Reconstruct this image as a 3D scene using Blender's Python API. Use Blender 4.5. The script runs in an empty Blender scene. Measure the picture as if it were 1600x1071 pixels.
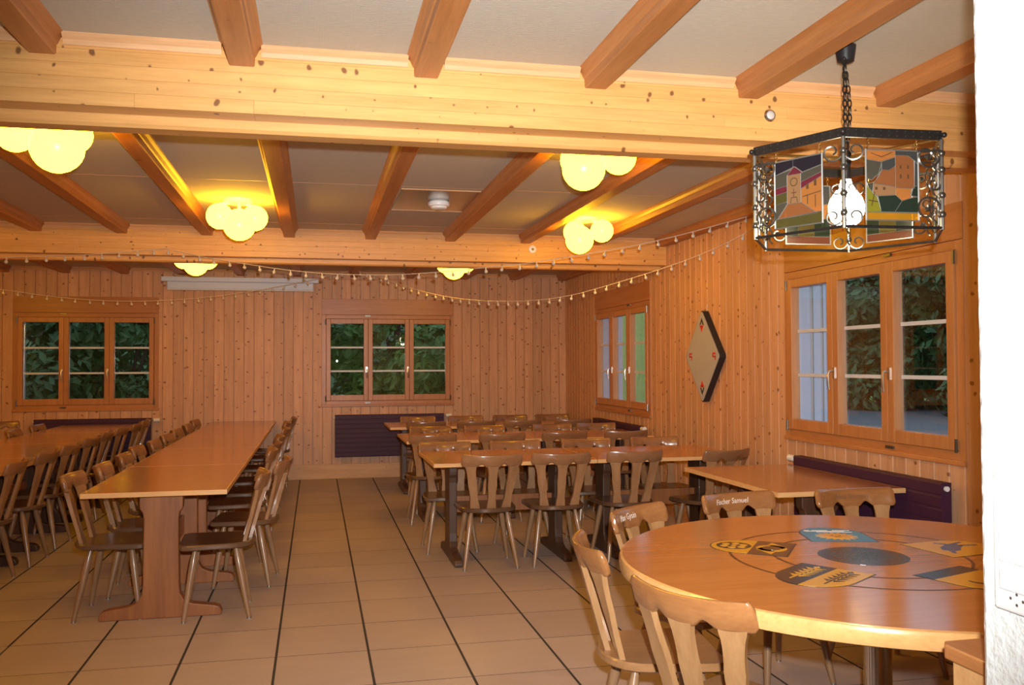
import bpy, math, random
from mathutils import Vector, Matrix
random.seed(7)
S = bpy.context.scene
COL = S.collection
PI = math.pi

# ------------------------------------------------------------------ camera
CAM_H = 1.42
F_PX, YAW, PITCH, ROLL = 1404.838, 0.21512455, 0.0244861675, -0.00439172
fwd = Vector((math.sin(YAW)*math.cos(PITCH), math.cos(YAW)*math.cos(PITCH), math.sin(PITCH)))
rgt = Vector((math.cos(YAW), -math.sin(YAW), 0))
upv = rgt.cross(fwd)
r2 = rgt*math.cos(ROLL) + upv*math.sin(ROLL)
u2 = -rgt*math.sin(ROLL) + upv*math.cos(ROLL)
cd = bpy.data.cameras.new('camera'); cam = bpy.data.objects.new('camera', cd); COL.objects.link(cam)
mw = Matrix((r2, u2, -fwd)).transposed().to_4x4(); mw.translation = Vector((0, 0, CAM_H))
cam.matrix_world = mw
cd.sensor_fit = 'HORIZONTAL'; cd.sensor_width = 36.0; cd.lens = 36.0*F_PX/1600.0
cd.clip_start = 0.05; cd.clip_end = 200
S.camera = cam

# ------------------------------------------------------------------ world, flash, exposure
W = bpy.data.worlds.new('dusk'); S.world = W; W.use_nodes = True
bg = W.node_tree.nodes['Background']; bg.inputs[0].default_value = (0.62, 0.78, 1.0, 1); bg.inputs[1].default_value = 1.1
fl = bpy.data.lights.new('camera_flash', 'SPOT'); fl.energy = 980; fl.color = (1.0, 0.985, 0.96); fl.shadow_soft_size = 0.02
fl.spot_size = math.radians(82); fl.spot_blend = 1.0
flo = bpy.data.objects.new('camera_flash', fl); COL.objects.link(flo)
fm_ = mw.copy(); fm_.translation = Vector((0, 0, CAM_H)) + r2*0.05 + u2*0.11 + fwd*0.02
flo.matrix_world = fm_
S.view_settings.view_transform = 'Standard'; S.view_settings.look = 'None'
S.view_settings.exposure = 0.0; S.view_settings.gamma = 1.0; S.view_settings.use_curve_mapping = False
GLOBE_EMIT = (25.0, 12.0, 0.40)

# ------------------------------------------------------------------ material helpers
def new_mat(name):
    m = bpy.data.materials.new(name); m.use_nodes = True
    nt = m.node_tree; return m, nt, nt.nodes['Principled BSDF']
def nd(nt, t, **kw):
    n = nt.nodes.new(t)
    for k, v in kw.items(): setattr(n, k, v)
    return n
def plain(name, col, rough=0.5, metal=0.0, spec=0.5, emit=None, estr=0.0, noise=0.0, nscale=30.0, bump=0.0):
    m, nt, b = new_mat(name)
    b.inputs['Base Color'].default_value = (*col, 1); b.inputs['Roughness'].default_value = rough
    b.inputs['Metallic'].default_value = metal; b.inputs['Specular IOR Level'].default_value = spec
    if emit: b.inputs['Emission Color'].default_value = (*emit, 1); b.inputs['Emission Strength'].default_value = estr
    if noise or bump:
        tc = nd(nt, 'ShaderNodeTexCoord'); n = nd(nt, 'ShaderNodeTexNoise')
        n.inputs['Scale'].default_value = nscale; n.inputs['Detail'].default_value = 4
        nt.links.new(tc.outputs['Object'], n.inputs['Vector'])
        if noise:
            mx = nd(nt, 'ShaderNodeMix', data_type='RGBA')
            mx.inputs['A'].default_value = (*[c*(1-noise) for c in col], 1); mx.inputs['B'].default_value = (*[min(1, c*(1+noise)) for c in col], 1)
            nt.links.new(n.outputs['Fac'], mx.inputs['Factor']); nt.links.new(mx.outputs['Result'], b.inputs['Base Color'])
        if bump:
            bp = nd(nt, 'ShaderNodeBump'); bp.inputs['Strength'].default_value = bump; bp.inputs['Distance'].default_value = 0.01
            nt.links.new(n.outputs['Fac'], bp.inputs['Height']); nt.links.new(bp.outputs['Normal'], b.inputs['Normal'])
    return m
def wood(name, light, dark, axis='Z', rough=0.45, knots=0.0, world=False, grain=1.0, tint=0.12, spec=0.4, coat=0.0, knotscale=3.2, knotr=0.07, knotcol=(0.12, 0.045, 0.018)):
    """grain runs along axis; colour bands, fine fibres, optional knots, a tint per object"""
    m, nt, b = new_mat(name); L = nt.links.new
    tc = nd(nt, 'ShaderNodeTexCoord'); oi = nd(nt, 'ShaderNodeObjectInfo')
    geo = nd(nt, 'ShaderNodeNewGeometry')
    src = geo.outputs['Position'] if world else tc.outputs['Object']
    off = nd(nt, 'ShaderNodeVectorMath', operation='SCALE'); off.inputs[0].default_value = (17.3, 9.1, 23.7)
    L(oi.outputs['Random'], off.inputs['Scale'])
    add = nd(nt, 'ShaderNodeVectorMath', operation='ADD'); L(src, add.inputs[0]); L(off.outputs[0], add.inputs[1])
    mp = nd(nt, 'ShaderNodeMapping')
    sc = {'X': (0.07, 1, 1), 'Y': (1, 0.07, 1), 'Z': (1, 1, 0.07)}[axis]
    mp.inputs['Scale'].default_value = sc; L(add.outputs[0], mp.inputs['Vector'])
    n1 = nd(nt, 'ShaderNodeTexNoise'); n1.inputs['Scale'].default_value = 22*grain; n1.inputs['Detail'].default_value = 6; n1.inputs['Roughness'].default_value = 0.6
    L(mp.outputs[0], n1.inputs['Vector'])
    n2 = nd(nt, 'ShaderNodeTexNoise'); n2.inputs['Scale'].default_value = 120*grain; n2.inputs['Detail'].default_value = 3
    L(mp.outputs[0], n2.inputs['Vector'])
    r = nd(nt, 'ShaderNodeMapRange'); r.inputs[1].default_value = 0.3; r.inputs[2].default_value = 0.7
    L(n1.outputs['Fac'], r.inputs[0])
    mix = nd(nt, 'ShaderNodeMix', data_type='RGBA'); mix.inputs['A'].default_value = (*light, 1); mix.inputs['B'].default_value = (*dark, 1)
    L(r.outputs[0], mix.inputs['Factor'])
    hs = nd(nt, 'ShaderNodeHueSaturation')
    v = nd(nt, 'ShaderNodeMapRange'); v.inputs[3].default_value = 1-tint; v.inputs[4].default_value = 1+tint
    L(oi.outputs['Random'], v.inputs[0]); L(v.outputs[0], hs.inputs['Value']); L(mix.outputs['Result'], hs.inputs['Color'])
    out = hs.outputs['Color']
    fm = nd(nt, 'ShaderNodeMix', data_type='RGBA', blend_type='MULTIPLY'); fm.inputs['Factor'].default_value = 0.22
    L(out, fm.inputs['A']); L(n2.outputs['Color'], fm.inputs['B'])
    gr = nd(nt, 'ShaderNodeRGBToBW'); L(n2.outputs['Color'], gr.inputs[0])
    cc = nd(nt, 'ShaderNodeMapRange'); cc.inputs[1].default_value = 0.3; cc.inputs[2].default_value = 0.6; cc.inputs[3].default_value = 0.55; cc.inputs[4].default_value = 1.15
    L(gr.outputs[0], cc.inputs[0]); L(cc.outputs[0], fm.inputs['B'])
    out = fm.outputs['Result']
    if knots:
        sx = nd(nt, 'ShaderNodeSeparateXYZ'); L(add.outputs[0], sx.inputs[0])
        ia, ib, ic = {'X': (1, 2, 0), 'Y': (0, 2, 1), 'Z': (0, 1, 2)}[axis]
        su = nd(nt, 'ShaderNodeMath', operation='ADD'); L(sx.outputs[ia], su.inputs[0]); L(sx.outputs[ib], su.inputs[1])
        sv = nd(nt, 'ShaderNodeMath', operation='MULTIPLY'); sv.inputs[1].default_value = 1.25; L(sx.outputs[ic], sv.inputs[0])
        mk = nd(nt, 'ShaderNodeCombineXYZ'); L(su.outputs[0], mk.inputs[0]); L(sv.outputs[0], mk.inputs[1])
        dn = nd(nt, 'ShaderNodeTexNoise'); dn.inputs['Scale'].default_value = 14; L(add.outputs[0], dn.inputs['Vector'])
        dm = nd(nt, 'ShaderNodeVectorMath', operation='SCALE'); dm.inputs['Scale'].default_value = 0.035
        L(dn.outputs['Color'], dm.inputs[0])
        da = nd(nt, 'ShaderNodeVectorMath', operation='ADD'); L(mk.outputs[0], da.inputs[0]); L(dm.outputs[0], da.inputs[1])
        vo = nd(nt, 'ShaderNodeTexVoronoi', voronoi_dimensions='2D'); vo.inputs['Scale'].default_value = knotscale; L(da.outputs[0], vo.inputs['Vector'])
        sep = nd(nt, 'ShaderNodeSeparateColor'); L(vo.outputs['Color'], sep.inputs[0])
        th = nd(nt, 'ShaderNodeMapRange'); th.inputs[1].default_value = 1-knots; th.inputs[2].default_value = 1.0; th.inputs[3].default_value = 0.0; th.inputs[4].default_value = knotr
        L(sep.outputs[0], th.inputs[0])
        df = nd(nt, 'ShaderNodeMath', operation='SUBTRACT'); L(vo.outputs['Distance'], df.inputs[0]); L(th.outputs[0], df.inputs[1])
        kr = nd(nt, 'ShaderNodeMapRange'); kr.inputs[1].default_value = -0.012; kr.inputs[2].default_value = 0.03; kr.inputs[3].default_value = 0.9; kr.inputs[4].default_value = 0.0
        L(df.outputs[0], kr.inputs[0])
        km = nd(nt, 'ShaderNodeMix', data_type='RGBA'); km.inputs['B'].default_value = (*knotcol, 1)
        L(kr.outputs[0], km.inputs['Factor']); L(out, km.inputs['A']); out = km.outputs['Result']
    L(out, b.inputs['Base Color'])
    b.inputs['Roughness'].default_value = rough; b.inputs['Specular IOR Level'].default_value = spec
    b.inputs['Coat Weight'].default_value = coat; b.inputs['Coat Roughness'].default_value = 0.15
    bp = nd(nt, 'ShaderNodeBump'); bp.inputs['Strength'].default_value = 0.06; bp.inputs['Distance'].default_value = 0.004
    L(n2.outputs['Fac'], bp.inputs['Height']); L(bp.outputs['Normal'], b.inputs['Normal'])
    return m
def thin_glass(name, tint=(0.97, 0.99, 1.0), refl=1.0, dirt=0.0):
    m = bpy.data.materials.new(name); m.use_nodes = True; nt = m.node_tree; nt.nodes.clear()
    o = nd(nt, 'ShaderNodeOutputMaterial'); t = nd(nt, 'ShaderNodeBsdfTransparent'); t.inputs[0].default_value = (*tint, 1)
    g = nd(nt, 'ShaderNodeBsdfGlossy'); g.inputs['Roughness'].default_value = 0.003; g.inputs[0].default_value = (refl, refl, refl, 1)
    fr = nd(nt, 'ShaderNodeFresnel'); fr.inputs[0].default_value = 1.65
    mx = nd(nt, 'ShaderNodeMixShader'); L = nt.links.new
    ge = nd(nt, 'ShaderNodeNewGeometry'); mr = nd(nt, 'ShaderNodeMapRange'); mr.inputs[3].default_value = 1.5; mr.inputs[4].default_value = 1/1.5
    L(ge.outputs['Backfacing'], mr.inputs[0]); L(mr.outputs[0], fr.inputs[0])   # same pane reflectance from either face
    L(fr.outputs[0], mx.inputs[0]); L(t.outputs[0], mx.inputs[1]); L(g.outputs[0], mx.inputs[2]); L(mx.outputs[0], o.inputs[0])
    return m
def stained(name, col, clear=0.55):
    m = bpy.data.materials.new(name); m.use_nodes = True; nt = m.node_tree; nt.nodes.clear(); L = nt.links.new
    o = nd(nt, 'ShaderNodeOutputMaterial'); t = nd(nt, 'ShaderNodeBsdfTransparent'); t.inputs[0].default_value = (*col, 1)
    p = nd(nt, 'ShaderNodeBsdfPrincipled'); p.inputs['Base Color'].default_value = (*col, 1); p.inputs['Roughness'].default_value = 0.25
    mx = nd(nt, 'ShaderNodeMixShader'); mx.inputs[0].default_value = 1-clear
    tl = nd(nt, 'ShaderNodeBsdfTranslucent'); tl.inputs[0].default_value = (*col, 1)
    m2 = nd(nt, 'ShaderNodeMixShader'); m2.inputs[0].default_value = 0.35
    L(p.outputs[0], m2.inputs[1]); L(tl.outputs[0], m2.inputs[2])
    L(t.outputs[0], mx.inputs[1]); L(m2.outputs[0], mx.inputs[2]); L(mx.outputs[0], o.inputs[0])
    return m

M = {}
M['plank'] = wood('spruce_plank', (0.66, 0.38, 0.22), (0.54, 0.275, 0.14), 'Z', rough=0.45, knots=0.9, world=True, tint=0.10, knotscale=7.5, knotr=0.105, knotcol=(0.20, 0.075, 0.028))
M['beam'] = wood('spruce_beam', (0.74, 0.405, 0.14), (0.63, 0.315, 0.095), 'X', rough=0.38, knots=0.85, world=True, tint=0.06, knotscale=7.0, knotr=0.09, knotcol=(0.16, 0.06, 0.02))
M['joist'] = wood('stained_joist', (0.50, 0.215, 0.075), (0.38, 0.145, 0.045), 'Y', rough=0.42, knots=0.18, tint=0.08)
M['cove'] = wood('cove_strip', (0.72, 0.43, 0.22), (0.62, 0.34, 0.16), 'X', rough=0.4, tint=0.06)
M['winwood'] = wood('window_wood', (0.52, 0.235, 0.085), (0.43, 0.175, 0.058), 'Z', rough=0.35, tint=0.06)
M['winwoodx'] = wood('window_wood_across', (0.52, 0.225, 0.08), (0.42, 0.165, 0.052), 'X', rough=0.35, tint=0.06)
M['winwoody'] = wood('window_wood_along', (0.52, 0.225, 0.08), (0.42, 0.165, 0.052), 'Y', rough=0.35, tint=0.06)
M['top'] = wood('table_veneer', (0.50, 0.215, 0.068), (0.42, 0.165, 0.048), 'Y', rough=0.22, tint=0.04, coat=0.5, grain=1.5)
M['topx'] = wood('table_veneer_across', (0.52, 0.215, 0.066), (0.43, 0.165, 0.046), 'X', rough=0.22, tint=0.04, coat=0.5, grain=1.5)
M['edge'] = wood('table_edge', (0.74, 0.44, 0.19), (0.64, 0.35, 0.14), 'X', rough=0.3, tint=0.04)
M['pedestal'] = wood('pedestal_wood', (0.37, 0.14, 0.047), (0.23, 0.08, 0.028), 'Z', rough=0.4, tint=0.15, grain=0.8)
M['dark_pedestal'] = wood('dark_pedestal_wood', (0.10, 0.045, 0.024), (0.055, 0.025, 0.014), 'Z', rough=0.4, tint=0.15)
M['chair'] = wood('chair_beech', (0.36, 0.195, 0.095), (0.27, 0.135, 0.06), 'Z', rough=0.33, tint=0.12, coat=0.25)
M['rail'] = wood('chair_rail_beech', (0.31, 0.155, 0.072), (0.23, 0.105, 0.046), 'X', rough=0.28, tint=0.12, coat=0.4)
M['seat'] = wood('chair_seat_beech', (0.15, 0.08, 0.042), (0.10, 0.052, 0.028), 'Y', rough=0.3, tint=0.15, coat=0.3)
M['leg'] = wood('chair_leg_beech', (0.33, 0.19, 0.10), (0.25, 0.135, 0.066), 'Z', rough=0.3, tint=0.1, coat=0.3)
M['lchair'] = wood('flashlit_chair_beech', (0.39, 0.215, 0.095), (0.31, 0.16, 0.064), 'Z', rough=0.3, tint=0.06, coat=0.3)  # lighter copies of the chair beech, flash light painted into the colour
M['lrail'] = wood('flashlit_rail_beech', (0.33, 0.148, 0.053), (0.265, 0.108, 0.036), 'X', rough=0.26, tint=0.06, coat=0.5)
M['lseat'] = wood('flashlit_seat_beech', (0.36, 0.19, 0.082), (0.28, 0.135, 0.054), 'Y', rough=0.28, tint=0.06, coat=0.4)
M['roundtop'] = wood('round_table_veneer', (0.55, 0.22, 0.06), (0.47, 0.168, 0.043), 'X', rough=0.16, tint=0.0, coat=0.45, grain=0.8)
M['roundedge'] = wood('round_table_edge', (0.78, 0.45, 0.18), (0.68, 0.36, 0.125), 'X', rough=0.22, tint=0.0, coat=0.6)
M['glide'] = plain('steel_glide', (0.35, 0.35, 0.34), 0.35, 0.9)
M['chrome'] = plain('chrome', (0.62, 0.62, 0.62), 0.12, 1.0)
M['handle'] = plain('brushed_steel', (0.72, 0.68, 0.62), 0.25, 1.0)
M['iron'] = plain('black_wrought_iron', (0.035, 0.032, 0.03), 0.38, 0.55, noise=0.4, nscale=60)
M['gunmetal'] = plain('grey_wrought_iron', (0.16, 0.155, 0.14), 0.3, 0.85)
M['lead'] = plain('lead_came', (0.36, 0.37, 0.36), 0.4, 0.7)
M['brass'] = plain('brass', (0.62, 0.42, 0.14), 0.25, 1.0)
M['white_plastic'] = plain('white_plastic', (0.80, 0.81, 0.82), 0.35)
M['screen_white'] = plain('screen_case_white', (0.60, 0.70, 0.92), 0.4)
M['muntin'] = plain('white_muntin', (0.75, 0.77, 0.80), 0.4)
M['reveal'] = plain('pale_blue_render', (0.50, 0.56, 0.68), 0.6, noise=0.05)
M['rod'] = plain('aluminium_rail', (0.75, 0.78, 0.82), 0.18, 0.9)
M['radiator'] = plain('plum_enamel', (0.055, 0.018, 0.045), 0.5, spec=0.25)
M['black'] = plain('black_paint', (0.018, 0.018, 0.02), 0.4)
M['felt'] = plain('grey_felt', (0.39, 0.385, 0.40), 0.9, noise=0.15, nscale=90)
M['red'] = plain('red_print', (0.60, 0.045, 0.03), 0.7)
M['white_wall'] = plain('white_roughcast', (0.78, 0.84, 0.85), 0.8, bump=0.55, nscale=55)
M['plaster'] = plain('cream_plaster', (0.62, 0.50, 0.36), 0.85, bump=0.2, nscale=40)
M['bulb_white'] = plain('opal_bulb', (0.58, 0.53, 0.50), 0.2)
M['wire_white'] = plain('pale_wire', (0.62, 0.55, 0.48), 0.5)
M['glass'] = thin_glass('window_pane')
M['clear'] = thin_glass('bullseye_glass', (0.85, 0.9, 0.9))
M['mirror'] = plain('polished_plate', (0.46, 0.43, 0.40), 0.22, 0.85)
M['globe'] = plain('yellow_opal_globe', (0.10, 0.08, 0.02), 0.3, emit=GLOBE_EMIT, estr=1.0)
M['lampbulb'] = plain('lit_bulb', (1, 0.95, 0.85), 0.3, emit=(1.0, 0.80, 0.50), estr=24.0)
M['inlay_black'] = plain('black_inlay', (0.022, 0.024, 0.026), 0.2)
M['inlay_brown'] = plain('dark_brown_inlay', (0.085, 0.045, 0.022), 0.2)
M['inlay_yellow'] = plain('yellow_inlay', (0.68, 0.34, 0.025), 0.22)
M['inlay_blue'] = plain('blue_inlay', (0.035, 0.21, 0.38), 0.22)
M['inlay_line'] = plain('burnt_line', (0.10, 0.035, 0.01), 0.3)
M['inlay_navy'] = plain('steel_blue_inlay', (0.05, 0.10, 0.22), 0.22)
M['letter_pale'] = plain('pale_lettering', (0.70, 0.62, 0.55), 0.4)
M['letter_dark'] = plain('dark_lettering', (0.17, 0.09, 0.05), 0.4)
M['letter_grey'] = plain('grey_lettering', (0.05, 0.055, 0.052), 0.4)
M['bark'] = plain('bark', (0.06, 0.045, 0.03), 0.9, noise=0.3)
M['leaf_a'] = plain('leaf_mid_green', (0.10, 0.21, 0.04), 0.5, noise=0.55, nscale=2.5)
M['leaf_b'] = plain('leaf_deep_green', (0.06, 0.135, 0.035), 0.5, noise=0.5, nscale=3)
M['grass'] = plain('grass', (0.20, 0.33, 0.07), 0.9, noise=0.3, nscale=6)
M['gravel'] = plain('gravel', (0.16, 0.155, 0.15), 0.95, noise=0.3, nscale=40)
M['grout'] = plain('dark_grout', (0.045, 0.036, 0.03), 0.85)
# woven ceiling covering
def weave(name):
    m, nt, b = new_mat(name); L = nt.links.new
    tc = nd(nt, 'ShaderNodeNewGeometry'); n = nd(nt, 'ShaderNodeTexNoise'); n.inputs['Scale'].default_value = 60; n.inputs['Detail'].default_value = 6
    mp = nd(nt, 'ShaderNodeMapping'); mp.inputs['Scale'].default_value = (0.4, 2.2, 1); L(tc.outputs['Position'], mp.inputs[0]); L(mp.outputs[0], n.inputs['Vector'])
    w = nd(nt, 'ShaderNodeTexWave'); w.inputs['Scale'].default_value = 55; w.inputs['Distortion'].default_value = 2.0; L(tc.outputs['Position'], w.inputs['Vector'])
    mx = nd(nt, 'ShaderNodeMix', data_type='RGBA'); mx.inputs['A'].default_value = (0.42, 0.385, 0.32, 1); mx.inputs['B'].default_value = (0.62, 0.575, 0.49, 1)
    ad = nd(nt, 'ShaderNodeMath', operation='MULTIPLY_ADD'); ad.inputs[1].default_value = 0.3; L(w.outputs['Fac'], ad.inputs[0]); 
    sb = nd(nt, 'ShaderNodeMath', operation='MULTIPLY'); sb.inputs[1].default_value = 0.75; L(n.outputs['Fac'], sb.inputs[0]); L(sb.outputs[0], ad.inputs[2])
    L(ad.outputs[0], mx.inputs['Factor']); L(mx.outputs['Result'], b.inputs['Base Color']); b.inputs['Roughness'].default_value = 0.85
    bp = nd(nt, 'ShaderNodeBump'); bp.inputs['Strength'].default_value = 0.25; bp.inputs['Distance'].default_value = 0.004; L(n.outputs['Fac'], bp.inputs['Height']); L(bp.outputs['Normal'], b.inputs['Normal'])
    return m
M['weave'] = weave('woven_ceiling_cloth')
def tile_mat(name):
    m, nt, b = new_mat(name); L = nt.links.new
    g = nd(nt, 'ShaderNodeNewGeometry'); oi = nd(nt, 'ShaderNodeObjectInfo')
    mp = nd(nt, 'ShaderNodeMapping'); mp.inputs['Scale'].default_value = (1.0, 3.0, 1); L(g.outputs['Position'], mp.inputs[0])
    n = nd(nt, 'ShaderNodeTexNoise'); n.inputs['Scale'].default_value = 3.5; n.inputs['Detail'].default_value = 7; n.inputs['Roughness'].default_value = 0.65; L(mp.outputs[0], n.inputs['Vector'])
    mx = nd(nt, 'ShaderNodeMix', data_type='RGBA'); mx.inputs['A'].default_value = (0.41, 0.325, 0.285, 1); mx.inputs['B'].default_value = (0.50, 0.415, 0.375, 1)
    L(n.outputs['Fac'], mx.inputs['Factor'])
    hs = nd(nt, 'ShaderNodeHueSaturation'); v = nd(nt, 'ShaderNodeMapRange'); v.inputs[3].default_value = 0.95; v.inputs[4].default_value = 1.05
    L(oi.outputs['Random'], v.inputs[0]); L(v.outputs[0], hs.inputs['Value']); L(mx.outputs['Result'], hs.inputs['Color']); L(hs.outputs[0], b.inputs['Base Color'])
    b.inputs['Roughness'].default_value = 0.42
    return m
M['tile'] = tile_mat('beige_tile')

# ------------------------------------------------------------------ mesh helpers
class MB:
    def __init__(s): s.v = []; s.f = []
    def add(s, vs, fs):
        o = len(s.v); s.v += [tuple(v) for v in vs]; s.f += [tuple(i+o for i in f) for f in fs]
    def box(s, x0, x1, y0, y1, z0, z1):
        s.add([(x0,y0,z0),(x1,y0,z0),(x1,y1,z0),(x0,y1,z0),(x0,y0,z1),(x1,y0,z1),(x1,y1,z1),(x0,y1,z1)],
              [(0,3,2,1),(4,5,6,7),(0,1,5,4),(1,2,6,5),(2,3,7,6),(3,0,4,7)]); return s
    def prism(s, pts, to3, d0, d1):
        """pts: 2D outline (ccw), to3(u,v,d)->xyz, extruded d0..d1"""
        n = len(pts)
        vs = [to3(u, v, d0) for u, v in pts] + [to3(u, v, d1) for u, v in pts]
        fs = [tuple(range(n-1, -1, -1)), tuple(range(n, 2*n))] + [(i, (i+1) % n, n+(i+1) % n, n+i) for i in range(n)]
        s.add(vs, fs); return s
    def rod(s, p0, p1, r0, r1=None, n=8, prof=None):
        p0 = Vector(p0); p1 = Vector(p1); r1 = r0 if r1 is None else r1
        d = (p1-p0); a = d.normalized(); t = Vector((0, 0, 1)) if abs(a.z) < 0.9 else Vector((1, 0, 0))
        u = a.cross(t).normalized(); w = a.cross(u)
        prof = prof or [(0, r0), (1, r1)]
        vs = []
        for t_, r in prof:
            c = p0 + d*t_
            vs += [c + (u*math.cos(2*PI*i/n) + w*math.sin(2*PI*i/n))*r for i in range(n)]
        fs = []
        for k in range(len(prof)-1):
            fs += [(k*n+i, k*n+(i+1) % n, (k+1)*n+(i+1) % n, (k+1)*n+i) for i in range(n)]
        m = (len(prof)-1)*n
        fs += [tuple(range(n-1, -1, -1)), tuple(range(m, m+n))]
        s.add(vs, fs); return s
    def tube(s, pts, r, n=6, closed=False):
        P = [Vector(p) for p in pts]; k = len(P); vs = []; prev = None
        for i in range(k):
            a = P[(i+1) % k] - P[i-1] if closed else P[min(i+1, k-1)] - P[max(i-1, 0)]
            a = a.normalized() if a.length > 1e-9 else Vector((0, 0, 1))
            if prev is None:
                t = Vector((0, 0, 1)) if abs(a.z) < 0.9 else Vector((1, 0, 0)); u = a.cross(t).normalized()
            else:
                u = (prev - a*prev.dot(a)); u = u.normalized() if u.length > 1e-6 else a.orthogonal().normalized()
            prev = u; w = a.cross(u)
            vs += [P[i] + (u*math.cos(2*PI*j/n) + w*math.sin(2*PI*j/n))*r for j in range(n)]
        fs = []
        for i in range(k if closed else k-1):
            i2 = (i+1) % k
            fs += [(i*n+j, i*n+(j+1) % n, i2*n+(j+1) % n, i2*n+j) for j in range(n)]
        if not closed: fs += [tuple(range(n-1, -1, -1)), tuple(range((k-1)*n, k*n))]
        s.add(vs, fs); return s
    def lathe(s, prof, c=(0, 0, 0), n=16):
        """prof: (r,z) from bottom to top"""
        vs = []; fs = []
        for r, z in prof: vs += [(c[0]+r*math.cos(2*PI*i/n), c[1]+r*math.sin(2*PI*i/n), c[2]+z) for i in range(n)]
        for k in range(len(prof)-1):
            fs += [(k*n+i, k*n+(i+1) % n, (k+1)*n+(i+1) % n, (k+1)*n+i) for i in range(n)]
        m = (len(prof)-1)*n
        fs += [tuple(range(n-1, -1, -1)), tuple(range(m, m+n))]
        s.add(vs, fs); return s
    def sphere(s, c, r, n=16, rings=10, sz=1.0):
        return s.lathe([(max(1e-4, r*math.sin(PI*k/rings)), -r*sz*math.cos(PI*k/rings)) for k in range(rings+1)], c, n)
    def mesh(s, name, mat, smooth=None):
        me = bpy.data.meshes.new(name); me.from_pydata(s.v, [], s.f); me.update()
        if mat: me.materials.append(M[mat] if isinstance(mat, str) else mat)
        if smooth:
            me.polygons.foreach_set('use_smooth', [True]*len(me.polygons)); me.set_sharp_from_angle(angle=math.radians(smooth))
        return me
    def build(s, name, mat, parent=None, smooth=None):
        return link(name, s.mesh(name, mat, smooth), parent)
def link(name, me, parent=None, loc=None, rz=0.0):
    o = bpy.data.objects.new(name, me); COL.objects.link(o)
    if parent: o.parent = parent
    if loc is not None: o.location = loc
    if rz: o.rotation_euler = (0, 0, rz)
    return o
def bevel(o, w=0.004, seg=2):
    m = o.modifiers.new('bevel', 'BEVEL'); m.width = w; m.segments = seg; m.limit_method = 'ANGLE'; return o
def thing(name, label, cat, loc=(0, 0, 0), rz=0.0, group=None):
    o = link(name, None, None, loc, rz); tag(o, label, cat, group); return o
def tag(o, label, cat, group=None):
    o['label'] = label; o['category'] = cat
    if group: o['group'] = group
    return o
def struct(o): o['kind'] = 'structure'; return o
def empty_struct(name): return struct(link(name, None))
XY = lambda u, v, d: (u, v, d)
XZ = lambda u, v, d: (u, d, v)
YZ = lambda u, v, d: (d, u, v)
ORD = ['first', 'second', 'third', 'fourth', 'fifth', 'sixth', 'seventh', 'eighth', 'ninth', 'tenth']

# ------------------------------------------------------------------ room dimensions
YB, XR, XL, YF = 11.524, 3.257, -5.6, -1.6
ZC = 2.60
# ---- floor
fl_o = struct(MB().box(XL, XR+0.05, YF, YB+0.05, -0.12, -0.004).build('floor', 'grout'))
TW, TD, TX0, TY0 = 0.4445, 0.485, 0.258, 4.558
tile_me = {}
def tile(x0, x1, y0, y1):
    gx, gy = 0.0055, 0.0020
    key = (round(x1-x0, 4), round(y1-y0, 4))
    if key not in tile_me:
        w, d = x1-x0-2*gx, y1-y0-2*gy; e = 0.0006
        mb = MB(); mb.add([(0,0,-0.004),(w,0,-0.004),(w,d,-0.004),(0,d,-0.004),(0,0,-e),(w,0,-e),(w,d,-e),(0,d,-e),(e,e,0),(w-e,e,0),(w-e,d-e,0),(e,d-e,0)],
            [(0,1,5,4),(1,2,6,5),(2,3,7,6),(3,0,4,7),(4,5,9,8),(5,6,10,9),(6,7,11,10),(7,4,8,11),(8,9,10,11)])
        me_ = mb.mesh('tile', 'tile'); me_.materials.append(M['grout']); tile_me[key] = me_
        for i_ in range(8): me_.polygons[i_].material_index = 1
    link('tile', tile_me[key], fl_o, (x0+gx, y0+gy, 0))
rest = MB()
def flat(x0, x1, y0, y1):
    gx, gy = 0.0055, 0.0020; rest.box(x0+gx, x1-gx, y0+gy, y1-gy, -0.004, 0)
for i in range(-14, 8):
    x0 = TX0+i*TW; x1 = min(x0+TW, XR)
    if x0 >= XR or x1 <= XL: continue
    for j in range(-13, 15):
        y0 = TY0+j*TD; y1 = min(y0+TD, YB)
        if y1 <= YF or y0 >= YB: continue
        # only the tiles the photograph can show are single pieces
        vis = y0 > 3.2 and x0 > -3.4 - 0.0*y0 and x0 > -0.42*y0 + 0.0
        if vis: tile(x0, x1, y0, y1)
        else: flat(x0, x1, y0, y1)
ro = rest.build('tile_field', 'tile', fl_o); ro['kind'] = 'stuff'

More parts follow.
